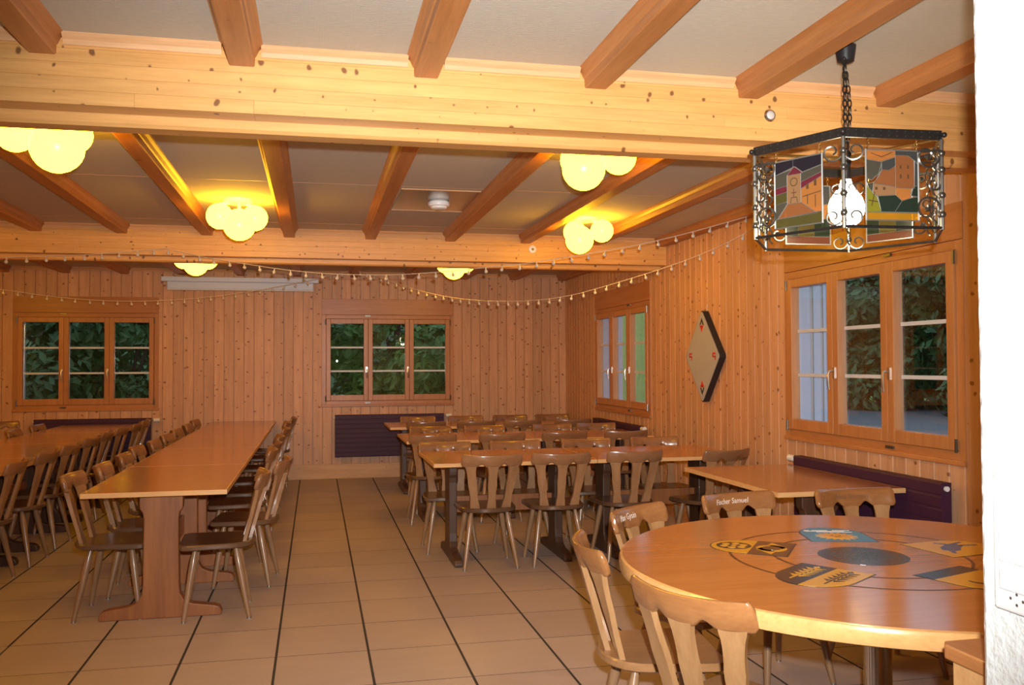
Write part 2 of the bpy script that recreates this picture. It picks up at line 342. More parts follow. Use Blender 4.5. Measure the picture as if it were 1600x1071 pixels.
# ---- planked walls with window openings
def plank_wall(wall, mat, along, u0, u1, z0, z1, holes, pw=0.118):
    """along 'x': plane y=YB facing -y ; 'y': plane x=XR facing -x"""
    u = u0; k = 0
    while u < u1-0.01:
        ue = min(u+pw, u1)
        segs = [(z0, z1, u, ue)]
        for (a, b, c, d) in holes:
            if ue > a+0.001 and u < b-0.001:
                ns = []
                for (s0, s1, p, q) in segs:
                    if c > s0: ns.append((s0, min(c, s1), p, q))
                    if p < a: ns.append((max(c, s0), min(d, s1), p, a))
                    if q > b: ns.append((max(c, s0), min(d, s1), b, q))
                    if d < s1: ns.append((max(d, s0), s1, p, q))
                segs = ns
        for (s0, s1, p_, q_) in segs:
            if s1-s0 < 0.01 or q_-p_ < 0.012: continue
            g, ch, t = 0.0012, 0.0045, 0.014
            a, b = p_+g, q_-g
            prof = [(a, 0), (b, 0), (b, -t+ch), (b-ch, -t), (a+ch, -t), (a, -t+ch)]
            mb = MB()
            if along == 'x': mb.prism(prof, lambda p, q, d: (p, YB+q, d), s0, s1)
            else: mb.prism(prof, lambda p, q, d: (XR+q, p, d), s0, s1)
            mb.build('plank', mat, wall)
        u = ue; k += 1
WB = [(0.075, 1.745, 0.905, 2.25), (-3.46, -1.848, 0.90, 2.25)]
WR = [(8.40, 10.19, 0.895, 2.25), (3.995, 5.79, 0.90, 2.25)]
def wall_backing(name, along, u0, u1, holes, z1=2.75, th=0.30, mat='reveal'):
    """thick wall with rectangular openings, behind the planks"""
    mb = MB(); hs = sorted(holes); cur = u0
    def bx(a, b, c, d):
        if b-a < 1e-4 or d-c < 1e-4: return
        if along == 'x': mb.box(a, b, YB, YB+th, c, d)
        else: mb.box(XR, XR+th, a, b, c, d)
    for (a, b, c, d) in hs:
        bx(cur, a+0.05, -0.3, z1); bx(a+0.05, b-0.05, -0.3, c+0.05); bx(a+0.05, b-0.05, d-0.05, z1); cur = b-0.05
    bx(cur, u1, -0.3, z1)
    return struct(mb.build(name, mat))
wb = wall_backing('wall_back', 'x', XL-0.1, XR+0.3, WB)
wr = wall_backing('wall_right', 'y', 1.42, YB, WR)
# split planks exactly at the jambs so that the joints meet the frames
def plank_runs(wall, along, u0, u1, holes, z0):
    plank_wall(wall, 'plank', along, u0, u1, z0, ZC, [(a+0.02, b-0.02, c+0.02, d-0.02) for (a, b, c, d) in holes])
plank_runs(wb, 'x', -4.4, XR, WB, 0.18)
plank_runs(wr, 'y', 3.3, YB-0.014, WR, 0.10)
struct(bevel(MB().box(XL, XR-0.02, YB-0.026, YB, 0, 0.184).build('baseboard_back', wood('base_board', (0.66, 0.40, 0.20), (0.56, 0.31, 0.14), 'X', knots=0.5, world=True, tint=0)), 0.003))
struct(bevel(MB().box(XR-0.024, XR, 1.43, YB-0.026, 0, 0.10).build('baseboard_right', 'winwoody'), 0.003))
MB().box(XR-0.014, XR, 1.42, 3.3, 0.1, ZC).build('near_boarding', 'plank', wr)
MB().box(XL, -4.4, YB-0.014, YB, 0.184, ZC).build('corner_boarding', 'plank', wb)
struct(MB().box(XL-0.2, XL, YF, YB, -0.1, 2.75).build('wall_left', 'plank'))
struct(MB().box(XL-0.2, XR+0.3, YF-0.2, YF, -0.1, 2.75).build('wall_front', 'plaster'))
# white rough-cast wall beside the camera
def roughcast():
    mb = MB(); X0, X1, Y1 = 1.19, XR+0.3, 1.436
    n = 150; rnd = random.Random(3)
    # irregular arris down the visible corner
    col = []
    for k in range(n+1):
        z = -0.1 + 2.85*k/n; j = rnd.uniform(-0.003, 0.003)
        col.append((z, j))
    vs = []; fs = []
    for z, j in col: vs += [(X0, YF, z), (X0, Y1-0.012, z), (X0+0.004+j, Y1-0.003+j, z), (X0+0.014, Y1, z), (X1, Y1, z), (X1, YF, z)]
    for k in range(n):
        for i in range(6):
            a = k*6+i; b = k*6+(i+1) % 6; fs.append((b, a, a+6, b+6))
    fs.append((0, 1, 2, 3, 4, 5)); fs.append(tuple(n*6+i for i in (5, 4, 3, 2, 1, 0)))
    mb.add(vs, fs); return mb
struct(roughcast().build('wall_near', 'white_wall'))

# ---- ceiling: slab, cloth panels, joists, coves and the two beams
ceil = struct(MB().box(XL-0.2, XR+0.3, YF-0.2, YB+0.3, ZC+0.02, ZC+0.15).build('ceiling', 'plaster'))
BEAMS = [(3.43, 3.54, 3.65), (7.98, 8.09, 8.20)]
for (ya, yb, yc) in BEAMS:
    rl = random.Random(int(ya*10)); zs = [2.352, 2.402, 2.452, 2.502, 2.552, ZC+0.03]
    for z0_, z1_ in zip(zs, zs[1:]):       # glued lamellae of the beam
        cuts = [XL]+sorted(rl.uniform(-4.5, 2.8) for _ in range(2))+[XR-0.015]
        for ca, cb in zip(cuts, cuts[1:]):
            if cb-ca > 0.02: bevel(MB().box(ca+0.0002, cb-0.0002, ya, yb-0.004, z0_+0.0002, z1_-0.0002).build('lamella', 'beam', ceil), 0.0008, 1)
    b2 = bevel(MB().box(XL, XR-0.015, yb, yc, 2.308, ZC+0.03).build('track_beam', 'beam', ceil), 0.012, 1)
GR_F = [-5.03, -4.35, -3.67, -2.99, -2.31, -1.63, -0.945, -0.267, 0.415, 1.098, 1.765, 2.41, 3.085]
GR_B = [-4.95, -4.27, -3.55, -2.89, -2.235, -1.58, -0.90, -0.222, 0.472, 1.18, 1.875, 2.53, 3.185]
def joist(x, y0, y1):
    pr = [(-0.078, ZC+0.001), (-0.070, ZC-0.004), (-0.060, ZC-0.016), (-0.052, ZC-0.034), (-0.047, ZC-0.040), (-0.046, 2.530), (-0.041, 2.526),
          (0.041, 2.526), (0.046, 2.530), (0.047, ZC-0.040), (0.052, ZC-0.034), (0.060, ZC-0.016), (0.070, ZC-0.004), (0.078, ZC+0.001)]
    pr = [(x+a, b) for a, b in pr]
    if x > 3.1: pr = [(min(a, XR), b) for a, b in pr]
    MB().prism(pr[::-1], XZ, y0, y1).build('joist', 'joist', ceil)
def bay(grid, y0, y1, seams, cove_back=True, cove_front=True):
    for x in grid: joist(x, y0, y1)
    xs = [XL] + grid + [XR]
    ys = [y0] + seams + [y1]
    for a, b in zip(xs, xs[1:]):
        a2, b2 = a+0.07, b-0.07
        if b2-a2 < 0.12: continue
        for p, q in zip(ys, ys[1:]):
            MB().box(a2, b2, p+0.003, q-0.003, ZC, ZC+0.018).build('panel', 'weave', ceil)
        for s in seams: MB().box(a2, b2, s-0.003, s+0.003, ZC-0.001, ZC+0.015).build('seam_strip', 'cove', ceil)
        for side in ((1,) if cove_back else ()) + ((-1,) if cove_front else ()):
            yy = y1 if side == 1 else y0
            pr = [(yy, ZC), (yy, ZC-0.038), (yy-side*0.006, ZC-0.038), (yy-side*0.014, ZC-0.022), (yy-side*0.028, ZC-0.010), (yy-side*0.036, ZC)]
            if side == 1: pr = pr[::-1]
            MB().prism(pr, YZ, a2, b2).build('cove_strip', 'cove', ceil)
bay(GR_F, YF, 3.43, [1.2], True, False)
bay(GR_B, 3.65, 7.98, [5.93, 7.62], True, True)
bay(GR_B, 8.20, YB-0.014, [9.9], True, True)

# ------------------------------------------------------------------ windows
def window(idx, along, u0, u1, z0, z1, handles, open_tilt=0.0):
    w = empty_struct('window_%d' % idx)
    if along == 'x':
        T = lambda u, n, z: (u, YB-n, z); across = 'winwoodx'
    else:
        T = lambda u, n, z: (XR-n, u, z); across = 'winwoody'
    def bx(mb, ua, ub, na, nb, za, zb):
        p = T(ua, na, za); q = T(ub, nb, zb)
        return mb.box(min(p[0], q[0]), max(p[0], q[0]), min(p[1], q[1]), max(p[1], q[1]), za, zb)
    zt = 2.055
    bevel(bx(MB(), u0, u1, -0.01, 0.022, zt+0.002, z1).build('header_board', across, w), 0.003)
    # fixed frame
    bevel(bx(MB(), u0, u0+0.052, -0.06, 0.020, z0, zt).build('frame_post', 'winwood', w), 0.003)
    bevel(bx(MB(), u1-0.052, u1, -0.06, 0.020, z0, zt).build('frame_post', 'winwood', w), 0.003)
    bevel(bx(MB(), u0+0.052, u1-0.052, -0.06, 0.020, z0, z0+0.062).build('frame_rail', across, w), 0.003)
    bevel(bx(MB(), u0+0.052, u1-0.052, -0.06, 0.020, zt-0.05, zt).build('frame_rail', across, w), 0.003)
    bevel(bx(MB(), u0-0.004, u1+0.004, 0.0, 0.034, z0-0.012, z0+0.016).build('sill', across, w), 0.004)
    a, b = u0+0.054, u1-0.054; step = (b-a)/3.0
    for k in range(3):
        ca, cb = a+k*step+0.001, a+(k+1)*step-0.001; za, zb = z0+0.064, zt-0.052
        st = 0.055*step/0.52
        mb = MB()
        bx(mb, ca, ca+st, -0.03, 0.034, za, zb); bx(mb, cb-st, cb, -0.03, 0.034, za, zb)
        bx(mb, ca+st, cb-st, -0.03, 0.034, za, za+0.072); bx(mb, ca+st, cb-st, -0.03, 0.034, zb-0.06, zb)
        cs = bevel(mb.build('casement', 'winwood', w), 0.004)
        ga, gb, gc, gd = ca+st, cb-st, za+0.072, zb-0.06
        p = MB(); c0 = T((ga+gb)/2, -0.004, (gc+gd)/2); hw = (gb-ga)/2+0.004; hh = (gd-gc)/2+0.004
        if along == 'x': p.box(-hw, hw, -0.002, 0.002, -hh, hh)
        else: p.box(-0.002, 0.002, -hw, hw, -hh, hh)
        pane = p.build('pane', 'glass', cs); pane.location = c0
        if open_tilt and k == 0: pane.rotation_euler = (0, 0, open_tilt)
        for f in (1/3.0, 2/3.0):
            z = gc+(gd-gc)*f
            bx(MB(), ga, gb, -0.034, -0.016, z-0.011, z+0.011).build('muntin', 'muntin', cs)
        if k < 2:   # handle on the closing stile
            hu = cb-st*0.35 if not handles else handles[k]; hz = (z0+zt)/2-0.12
            h = MB(); bx(h, hu-0.012, hu+0.012, 0.034, 0.042, hz-0.035, hz+0.035)
            h.rod(T(hu, 0.042, hz+0.012), T(hu, 0.075, hz+0.012), 0.008)
            h.tube([T(hu, 0.070, hz+0.014), T(hu, 0.078, hz-0.01), T(hu+0.003, 0.076, hz-0.06), T(hu+0.004, 0.070, hz-0.105)], 0.008, 8)
            h.build('handle', 'handle', cs, smooth=40)
    for (hu, hz) in ((u0+0.05, z0+0.09), (u1-0.05, z0+0.09), (u0+0.05, zt-0.09), (u1-0.05, zt-0.09)):
        h = MB(); h.rod(T(hu, 0.036, hz-0.035), T(hu, 0.036, hz+0.035), 0.008); h.build('hinge', 'gunmetal', w, smooth=40)
    for hz in (z0+0.035, zt-0.012):
        hu = a+step; h = MB(); bx(h, hu-0.04, hu+0.03, 0.02, 0.032, hz-0.008, hz+0.008); h.build('catch', 'gunmetal', w)
    # weathered outer reveal and shutter guide rods
    for u in (u0+0.052, u1-0.052):
        r = MB(); r.rod(T(u, -0.16, z0), T(u, -0.16, zt), 0.012); r.rod(T(u, -0.24, z0), T(u, -0.24, zt), 0.010)
        r.build('guide_rod', 'rod', w, smooth=40)
    return w
window(1, 'x', *WB[1][:2], 0.90, 2.25, None)
window(2, 'x', *WB[0][:2], 0.91, 2.255, None, open_tilt=-0.0205)
window(3, 'y', *WR[0][:2], 0.895, 2.25, None)
window(4, 'y', *WR[1][:2], 0.90, 2.25, None)

# ------------------------------------------------------------------ outdoors
struct(MB().box(-25, 40, -10, 45, -0.5, -0.3).build('ground', 'gravel'))
struct(MB().box(5.6, 16, -6, 15.4, -0.3, 0.68).build('gravel_terrace', 'gravel'))
gb = MB(); gb.add([(3.9, 15.5, -0.3), (34, 15.5, -0.3), (34, 26, 4), (3.9, 26, 4)], [(0, 1, 2, 3)])
struct(gb.build('grass_bank', 'grass'))
hb = MB(); hb.add([(-30, 16.6, -0.3), (3.9, 16.6, -0.3), (3.9, 19.5, 4.6), (-30, 19.5, 4.6)], [(0, 1, 2, 3)])
hb.add([(13.5, -8, 0.3), (13.5, 16, 0.3), (18, 16, 4.6), (18, -8, 4.6)], [(0, 3, 2, 1)])
struct(hb.build('wooded_slope', 'leaf_b'))
def shrub(name, label, c, rx, ry, h, n, mat, seed, ls=0.09, base=-0.3):
    rnd = random.Random(seed); t = thing(name, label, 'shrub', (c[0], c[1], base), 0, 'shrubs outside the windows')
    st = MB()
    for k in range(6):
        a = rnd.uniform(0, 2*PI); st.tube([(0.1*math.cos(a), 0.1*math.sin(a), 0), (rx*0.3*math.cos(a), ry*0.3*math.sin(a), h*0.5), (rx*0.7*math.cos(a), ry*0.7*math.sin(a), h*0.92)], 0.025, 5)
    st.build('stem', 'bark', t)
    blobs = [(rnd.uniform(-1, 1)*rx, rnd.uniform(-1, 1)*ry, rnd.uniform(0.08, 0.95)*h, rnd.uniform(0.3, 0.65)) for _ in range(34)]
    lf = MB()
    for k in range(n):
        bx_, by_, bz_, br = rnd.choice(blobs)
        d = Vector((rnd.gauss(0, 1), rnd.gauss(0, 1), rnd.gauss(0, 1))).normalized()*br*rnd.uniform(0.6, 1.0)
        p = Vector((bx_, by_, bz_))+d
        if p.z < 0.02: p.z = 0.02
        nrm = (d.normalized()+Vector((rnd.uniform(-.7, .7), rnd.uniform(-.7, .7), rnd.uniform(-.2, .9)))).normalized()
        u = nrm.orthogonal().normalized(); a = rnd.uniform(0, 2*PI); w = nrm.cross(u)
        e = u*math.cos(a)+w*math.sin(a); g = nrm.cross(e); s = ls*rnd.uniform(0.6, 1.3)
        lf.add([p-e*s, p+g*s*0.45+nrm*s*0.1, p+e*s, p-g*s*0.45+nrm*s*0.1], [(0, 1, 2, 3)])
    o = lf.build('foliage', mat, t); o['kind'] = 'stuff'
for k, (x, y, rx, h, m, lab) in enumerate([(-4.6, 14.1, 1.1, 3.2, 'leaf_a', 'leafy shrub outside the far left window, leftmost'), (-2.8, 13.9, 1.0, 3.3, 'leaf_b', 'darker leafy shrub outside the far left window, right part'),
        (-0.4, 14.2, 1.2, 3.2, 'leaf_a', 'leafy shrub outside between the two back windows'), (1.3, 13.8, 1.0, 3.3, 'leaf_a', 'leafy shrub outside the middle back window, left part'),
        (3.2, 14.0, 1.1, 3.3, 'leaf_b', 'leafy shrub outside the middle back window, right part')]):
    shrub('shrub', lab, (x, y), rx, 0.7, h, 14000, m, 11+k, 0.085)
RS = [(9.6, 9.9), (9.9, 11.7), (9.4, 13.4), (8.3, 14.7), (11.6, 12.6), (11.2, 14.8)]
for k, (x, y) in enumerate(RS):
    shrub('shrub', 'dark shrub on the gravel outside the large right window, %s from the camera' % ORD[k], (x, y), 1.15, 1.0, 2.7, 12000, 'leaf_b', 31+k, 0.085, 0.68)

# ------------------------------------------------------------------ chairs
def chair_meshes(mt):
    R = {}
    seat = []
    hw = 0.212
    seat += [(-hw+0.035, 0.205), (-hw+0.008, 0.188), (-hw, 0.155), (-0.200, 0.0), (-0.196, -0.06)]
    for k in range(9):
        a = PI + PI*(k+0.5)/9
        seat.append((0.192*math.cos(a), -0.075+0.13*math.sin(a)))
    seat += [(0.196, -0.06), (0.200, 0.0), (hw, 0.155), (hw-0.008, 0.188), (hw-0.035, 0.205)]
    mb = MB()
    n = len(seat); ins = [(x*0.975, y*0.975) for x, y in seat]
    vs = [(x*0.95, y*0.95, 0.393) for x, y in seat]+[(x, y, 0.400) for x, y in seat]+[(x, y, 0.419) for x, y in seat]+[(x, y, 0.425) for x, y in ins]
    dish = [(x*0.6, y*0.6, 0.421) for x, y in seat]; vs += dish
    fs = [tuple(range(n-1, -1, -1))]
    for r in range(4): fs += [(r*n+i, r*n+(i+1) % n, (r+1)*n+(i+1) % n, (r+1)*n+i) for i in range(n)]
    fs.append(tuple(range(4*n, 5*n))); mb.add(vs, fs)
    R['seat'] = mb.mesh('seat', mt['seat'], 35)
    legs = []; caps = []
    for sx, sy in ((-1, 1), (1, 1), (-1, -1), (1, -1)):
        p0 = Vector((sx*0.125, 0.12 if sy > 0 else -0.095, 0.397)); p1 = Vector((sx*0.187, 0.178 if sy > 0 else -0.170, 0.008))
        legs.append(MB().rod(p0, p1, 0, 0, 12, [(0, 0.0125), (0.05, 0.0135), (0.16, 0.0195), (0.3, 0.0205), (1, 0.0125)]).mesh('leg', mt['leg'], 40))
        caps.append(MB().rod((p1.x, p1.y, 0.0), (p1.x, p1.y, 0.010), 0.0125, n=10).mesh('glide', M['glide'], 40))
    R['legs'] = legs; R['caps'] = caps
    def wfun(t):
        ks = [(0, .034), (.12, .030), (.27, .0245), (.42, .0275), (.55, .0315), (.68, .0295), (.80, .0305), (1, .041)]
        for (a, p), (b, q) in zip(ks, ks[1:]):
            if t <= b:
                f = (t-a)/(b-a); f = f*f*(3-2*f); return p+(q-p)*f
        return ks[-1][1]
    sp = []
    for xb, xt, yb_ in ((-0.108, -0.152, -0.142), (0, 0, -0.172), (0.108, 0.152, -0.142)):
        yt = -0.262+1.35*xt*xt
        mb = MB(); N = 14; vs = []; fs = []
        ang = math.atan(2*1.35*xt)
        for k in range(N+1):
            t = k/N; z = 0.415+t*(0.735-0.415); x = xb+(xt-xb)*t; y = yb_+(yt-yb_)*t; w = wfun(t); th = 0.010
            cx, sx_ = math.cos(ang*t), math.sin(ang*t)
            for (du, dn) in ((-w, -th), (w, -th), (w, th), (-w, th)): vs.append((x+du*cx-dn*sx_, y+du*sx_+dn*cx, z))
        for k in range(N):
            for i in range(4): fs.append((k*4+i, k*4+(i+1) % 4, k*4+4+(i+1) % 4, k*4+4+i))
        fs += [(3, 2, 1, 0), tuple(N*4+i for i in range(4))]
        mb.add(vs, fs); sp.append(mb.mesh('splat', mt['splat'], 40))
    R['splats'] = sp
    # bowed top rail with scalloped lower edge
    mb = MB(); N = 48; HW = 0.212; vs = []; fs = []
    for k in range(N+1):
        u = -1+2*k/N; x = HW*u; yc = 1.35*x*x
        e = max(0.0, (abs(u)-0.93)/0.07); cr = 1-math.sqrt(max(0.0, 1-e*e))
        zt = 0.798+0.008*u*u-cr*0.018
        zb = 0.713+0.006*u*u+cr*0.014
        dd = abs(abs(x)-0.078)
        if dd < 0.040: zb += 0.024*(0.5+0.5*math.cos(PI*dd/0.040))
        ang = math.atan(2.7*x); c_, s_ = math.cos(ang), math.sin(ang)
        h = zt-zb; th = 0.0125*(1-0.35*cr)
        sec = [(-th, 0.10), (-th, 0.82), (-th*0.55, 0.97), (0, 1.0), (th*0.55, 0.97), (th, 0.82), (th, 0.10), (th*0.6, 0.0), (-th*0.6, 0.0)]
        for dn, f in sec:
            z = zb+h*f; lean = -0.262-(z-0.735)*0.32
            vs.append((x-dn*s_, yc+lean+dn*c_, z))
    m = 9
    for k in range(N):
        for i in range(m): fs.append((k*m+i, k*m+(i+1) % m, (k+1)*m+(i+1) % m, (k+1)*m+i))
    fs += [tuple(range(m-1, -1, -1)), tuple(N*m+i for i in range(m))]
    mb.add([(x, y, z) for x, y, z in vs], [f[::-1] for f in fs]); R['rail'] = mb.mesh('top_rail', mt['rail'], 50)
    return R
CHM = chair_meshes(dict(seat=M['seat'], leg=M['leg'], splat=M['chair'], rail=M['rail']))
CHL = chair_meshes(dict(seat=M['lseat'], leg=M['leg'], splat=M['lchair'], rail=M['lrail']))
def chair(x, y, rz, label, group, R=CHM):
    t = thing('wooden_chair', label, 'chair', (x, y, 0), rz, group)
    link('seat', R['seat'], t)
    for a, b in zip(R['legs'], R['caps']):
        l = link('leg', a, t); link('glide', b, l)
    for s in R['splats']: link('splat', s, t)
    link('top_rail', R['rail'], t)
    return t
FY, FNY, FX, FNX = 0.0, PI, -PI/2, PI/2     # facing +y, -y, +x, -x
jr = random.Random(5)
def jit(a): return jr.uniform(-a, a)

# ------------------------------------------------------------------ tables
def pedestal(mb, to3, c, d0, d1, half=0.325, zt=0.712):
    o = [(-half, 0.0), (half, 0.0), (half+0.004, 0.02), (half-0.01, 0.048), (half-0.04, 0.058), (0.17, 0.074), (0.125, 0.095), (0.102, 0.135), (0.096, 0.19), (0.093, 0.56), (0.099, 0.595), (0.114, 0.615), (0.116, 0.64), (0.116, zt)]
    pts = o+[(-u, v) for u, v in o[:1:-1]]
    mb.prism([(c+u, v) for u, v in pts], to3, d0, d1); return mb
def slab_table(x0, x1, y0, y1, label, group, long_axis, zt=0.74, pm='pedestal', inset=0.25):
    cx, cy = (x0+x1)/2, (y0+y1)/2
    t = thing('trestle_table', label, 'table', (cx, cy, 0), 0, group)
    a, b, c, d = x0-cx, x1-cx, y0-cy, y1-cy; th = 0.026; e = 0.006
    top = MB().box(a+e, b-e, c+e, d-e, zt-th, zt).build('table_top', 'top' if long_axis == 'y' else 'topx', t)
    ed = MB()
    for (p, q, r, s) in ((a, b, c, c+e), (a, b, d-e, d), (a, a+e, c+e, d-e), (b-e, b, c+e, d-e)): ed.box(p, q, r, s, zt-th, zt-0.0005)
    ed.build('edge_band', 'edge', t)
    ap = MB()
    if long_axis == 'y':
        for yy in (c+inset, d-inset):
            bevel(pedestal(MB(), XZ, 0, yy-0.035, yy+0.035, min(0.325, (b-a)/2-0.04), zt-th).build('pedestal', pm, t), 0.006)
        ap.box(-0.015, 0.015, c+inset+0.035, d-inset-0.035, 0.33, 0.45)
    else:
        for xx in (a+inset*0.75, b-inset*0.75):
            bevel(pedestal(MB(), YZ, 0, xx-0.03, xx+0.03, 0.36, zt-th).build('pedestal', pm, t), 0.006)
        ap.box(a+inset*0.75+0.03, b-inset*0.75-0.03, -0.015, 0.015, 0.33, 0.45)
    bevel(ap.build('stretcher', 'pedestal', t), 0.003)
    return t
AY = [5.18, 6.50, 7.83, 9.16, 10.48, 11.49]
for k in range(5):
    slab_table(-1.225, -0.475, AY[k]+0.002, AY[k+1]-0.002, 'honey-brown table, %s from the camera in the long row beside the aisle' % ORD[k], 'tables in the row beside the aisle', 'y')
BY = [6.02, 7.34, 8.66, 9.98, 11.28]
for k in range(4):
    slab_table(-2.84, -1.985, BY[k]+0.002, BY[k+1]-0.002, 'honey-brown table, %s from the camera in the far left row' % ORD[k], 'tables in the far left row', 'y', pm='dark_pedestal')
RX = [0.79, 1.965, 3.12]
ROWS = [(6.15, 7.08), (8.02, 8.96), (9.84, 10.74)]
RN = ['front', 'middle', 'rear']
for r, (ya, yb) in enumerate(ROWS):
    for k in range(2):
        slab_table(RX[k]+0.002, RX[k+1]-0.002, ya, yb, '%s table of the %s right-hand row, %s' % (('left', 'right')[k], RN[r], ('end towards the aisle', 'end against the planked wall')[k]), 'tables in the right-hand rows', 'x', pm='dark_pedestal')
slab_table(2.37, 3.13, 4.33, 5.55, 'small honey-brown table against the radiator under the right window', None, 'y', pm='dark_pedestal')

# chairs at the tables
for k, y in enumerate([5.60, 6.13, 6.78, 7.38, 7.93, 8.58, 9.28, 10.05, 10.80]):
    chair(-1.14+(0.0 if k == 0 else 0.05)+jit(0.02), y, FX+jit(0.06)-(0.05 if k == 0 else 0), 'brown chair, %s from the camera, left side of the aisle table row' % ORD[k], 'chairs at the aisle table row')
for k, (x, y, a) in enumerate([(-0.545, 5.47, 0.06), (-0.44, 6.20, -0.10), (-0.56, 6.93, 0.05), (-0.55, 7.52, -0.04), (-0.55, 8.22, 0.06), (-0.53, 9.2, 0), (-0.55, 10.2, 0.05), (-0.50, 11.05, 0)]):
    chair(x, y, FNX+a, 'brown chair, %s from the camera, aisle side of the aisle table row' % ORD[k], 'chairs at the aisle table row')
for k, y in enumerate([6.50, 7.16, 7.80, 8.52, 9.18, 9.85, 10.43, 11.05]):
    chair(-2.145+jit(0.02), y, FNX+jit(0.06), 'dark brown chair, %s from the camera, right side of the far left row' % ORD[k], 'chairs at the far left row')
for k, (x, y) in enumerate([(-2.68, 8.9), (-2.66, 9.66), (-2.66, 10.42)]):
    chair(x, y, FX+jit(0.05), 'dark chair, %s from the camera, left side of the far left row' % ORD[k], 'chairs at the far left row')
chair(-3.38, 10.95, FNY+0.5, 'dark chair alone in the far left corner under the window', 'chairs at the far left row')
XS = [[(1.19, 6.32, 0), (1.69, 6.32, -0.03), (2.22, 6.33, 0.05), (2.84, 6.24, 0.28)], [(1.01, 6.93, 0), (1.59, 6.92, 0.03), (2.19, 6.96, -0.03), (2.80, 6.97, 0)],
      [(1.02, 8.19, 0), (1.64, 8.18, 0.03), (2.24, 8.20, -0.02), (2.82, 8.19, 0.03)], [(1.13, 8.80, 0.02), (1.68, 8.80, 0), (2.40, 8.82, 0), (2.87, 8.84, -0.05)],
      [(1.18, 10.02, 0), (1.73, 10.01, 0), (2.25, 10.01, 0.03), (2.84, 10.01, 0)], [(1.20, 10.58, 0), (1.78, 10.57, 0), (2.33, 10.57, 0), (2.87, 10.60, 0)]]
for r in range(6):
    for k, (x, y, a) in enumerate(XS[r]):
        chair(x, y, (FY if r % 2 == 0 else FNY)+a, 'brown chair, %s from the aisle, %s side of the %s right-hand row' % (ORD[k], ('near', 'far')[r % 2], RN[r//2]), 'chairs at the right-hand rows')

# ------------------------------------------------------------------ round table with inlaid shields
RC = Vector((1.86, 2.735)); RR = 0.868; RZ = 0.760
rt = thing('round_table', 'round honey-coloured table with inlaid coloured shields on a chrome column', 'table', (RC.x, RC.y, 0))
n = 96
MB().lathe([(RR-0.012, RZ-0.055), (RR-0.003, RZ-0.050), (RR, RZ-0.040), (RR, RZ-0.014), (RR-0.004, RZ-0.004), (RR-0.012, RZ-0.0006)], (0, 0, 0), n).build('edge_band', 'roundedge', rt, smooth=40)
MB().lathe([(RR-0.012, RZ-0.03), (RR-0.012, RZ)], (0, 0, 0), n).build('table_top', 'roundtop', rt)
MB().lathe([(0.046, 0.02), (0.046, RZ-0.05)], (0, 0, 0), 32).build('column', 'chrome', rt, smooth=40)
MB().lathe([(0.30, 0.0), (0.30, 0.012), (0.26, 0.022), (0.06, 0.032), (0.05, 0.04)], (0, 0, 0), 48).build('base_plate', 'chrome', rt, smooth=30)
MB().lathe([(0.16, RZ-0.066), (0.16, RZ-0.052)], (0, 0, 0), 32).build('mounting_plate', 'black', rt, smooth=30)
IZ = 0.0006
def arc_strip(mb, r, a0, a1, w, z, n=40):
    vs = []; fs = []
    for k in range(n+1):
        a = a0+(a1-a0)*k/n
        for rr in (r-w/2, r+w/2): vs.append((rr*math.cos(a), rr*math.sin(a), z))
    for k in range(n): fs.append((2*k, 2*k+1, 2*k+3, 2*k+2))
    mb.add(vs, fs)
RO = Vector((1.845-RC.x, 2.755-RC.y))
def inlay(name, mat, parent, polys, lvl):
    """polys in table-centre coordinates, thin slabs proud of the veneer by fractions of a millimetre"""
    mb = MB()
    for p in polys:
        A = sum(p[i][0]*p[(i+1) % len(p)][1]-p[(i+1) % len(p)][0]*p[i][1] for i in range(len(p)))
        if A < 0: p = p[::-1]
        mb.prism(p, XY, RZ-0.002, RZ+IZ*lvl)
    return mb.build(name, mat, parent)
def circ(cx, cy, r, n=24, r2=None, a0=0): return [(cx+r*math.cos(a0+2*PI*k/n), cy+(r2 or r)*math.sin(a0+2*PI*k/n)) for k in range(n)]
ANG = {'wheat': -145.5, 'wheel': 143.5, 'sun': 75.0, 'beast': 8.0, 'horn': -71.0}
for rad in (0.462, 0.318):
    angs = sorted(math.radians(a) for a in ANG.values()); half = 0.155/rad*0.95
    for i, a in enumerate(angs):
        b = angs[(i+1) % 5]+(2*PI if i == 4 else 0)
        ring = MB(); arc_strip(ring, rad, a+half*0.8, b-half*0.8, 0.010, RZ+IZ)
        ro = ring.build('ring_line', 'inlay_line', rt); ro.location = (RO.x, RO.y, 0)
disc = inlay('centre_disc', 'inlay_black', rt, [circ(0, 0, 0.148, 48)], 1); disc.location = (RO.x-0.015, RO.y+0.01, 0)
for k in range(7):      # engraved lines of small script, too small to read in the photograph
    wln = 0.21*math.sqrt(max(0.05, 1-((k-3)/4.2)**2)); mb = MB(); rn = random.Random(40+k); u = -wln/2
    while u < wln/2:
        l = rn.uniform(0.008, 0.026); mb.box(u, min(u+l, wln/2), 0.062-0.0205*k-0.0018, 0.062-0.0205*k+0.0018, RZ, RZ+IZ*2); u += l+0.006
    o = mb.build('script_line', 'letter_grey', disc); o.rotation_euler = (0, 0, math.radians(-20))
def shield_frame(key):
    t = math.radians(ANG[key]); ex = Vector((math.cos(t), math.sin(t))); ey = Vector((-math.sin(t), math.cos(t)))
    # u: sideways (clockwise seen from outside), v: outward distance from the centre
    return lambda u, v: ((RO+ex*v+ey*u).x, (RO+ex*v+ey*u).y)
def shield_outline(w=0.118, v0=0.255, v1=0.40, v2=0.535, n=14):
    pts = [(-w, v0), (w, v0), (w, v1)]
    for k in range(1, n): 
        a = PI*k/n; pts.append((w*math.cos(a), v1+(v2-v1)*math.sin(a)))
    return pts+[(-w, v1)]
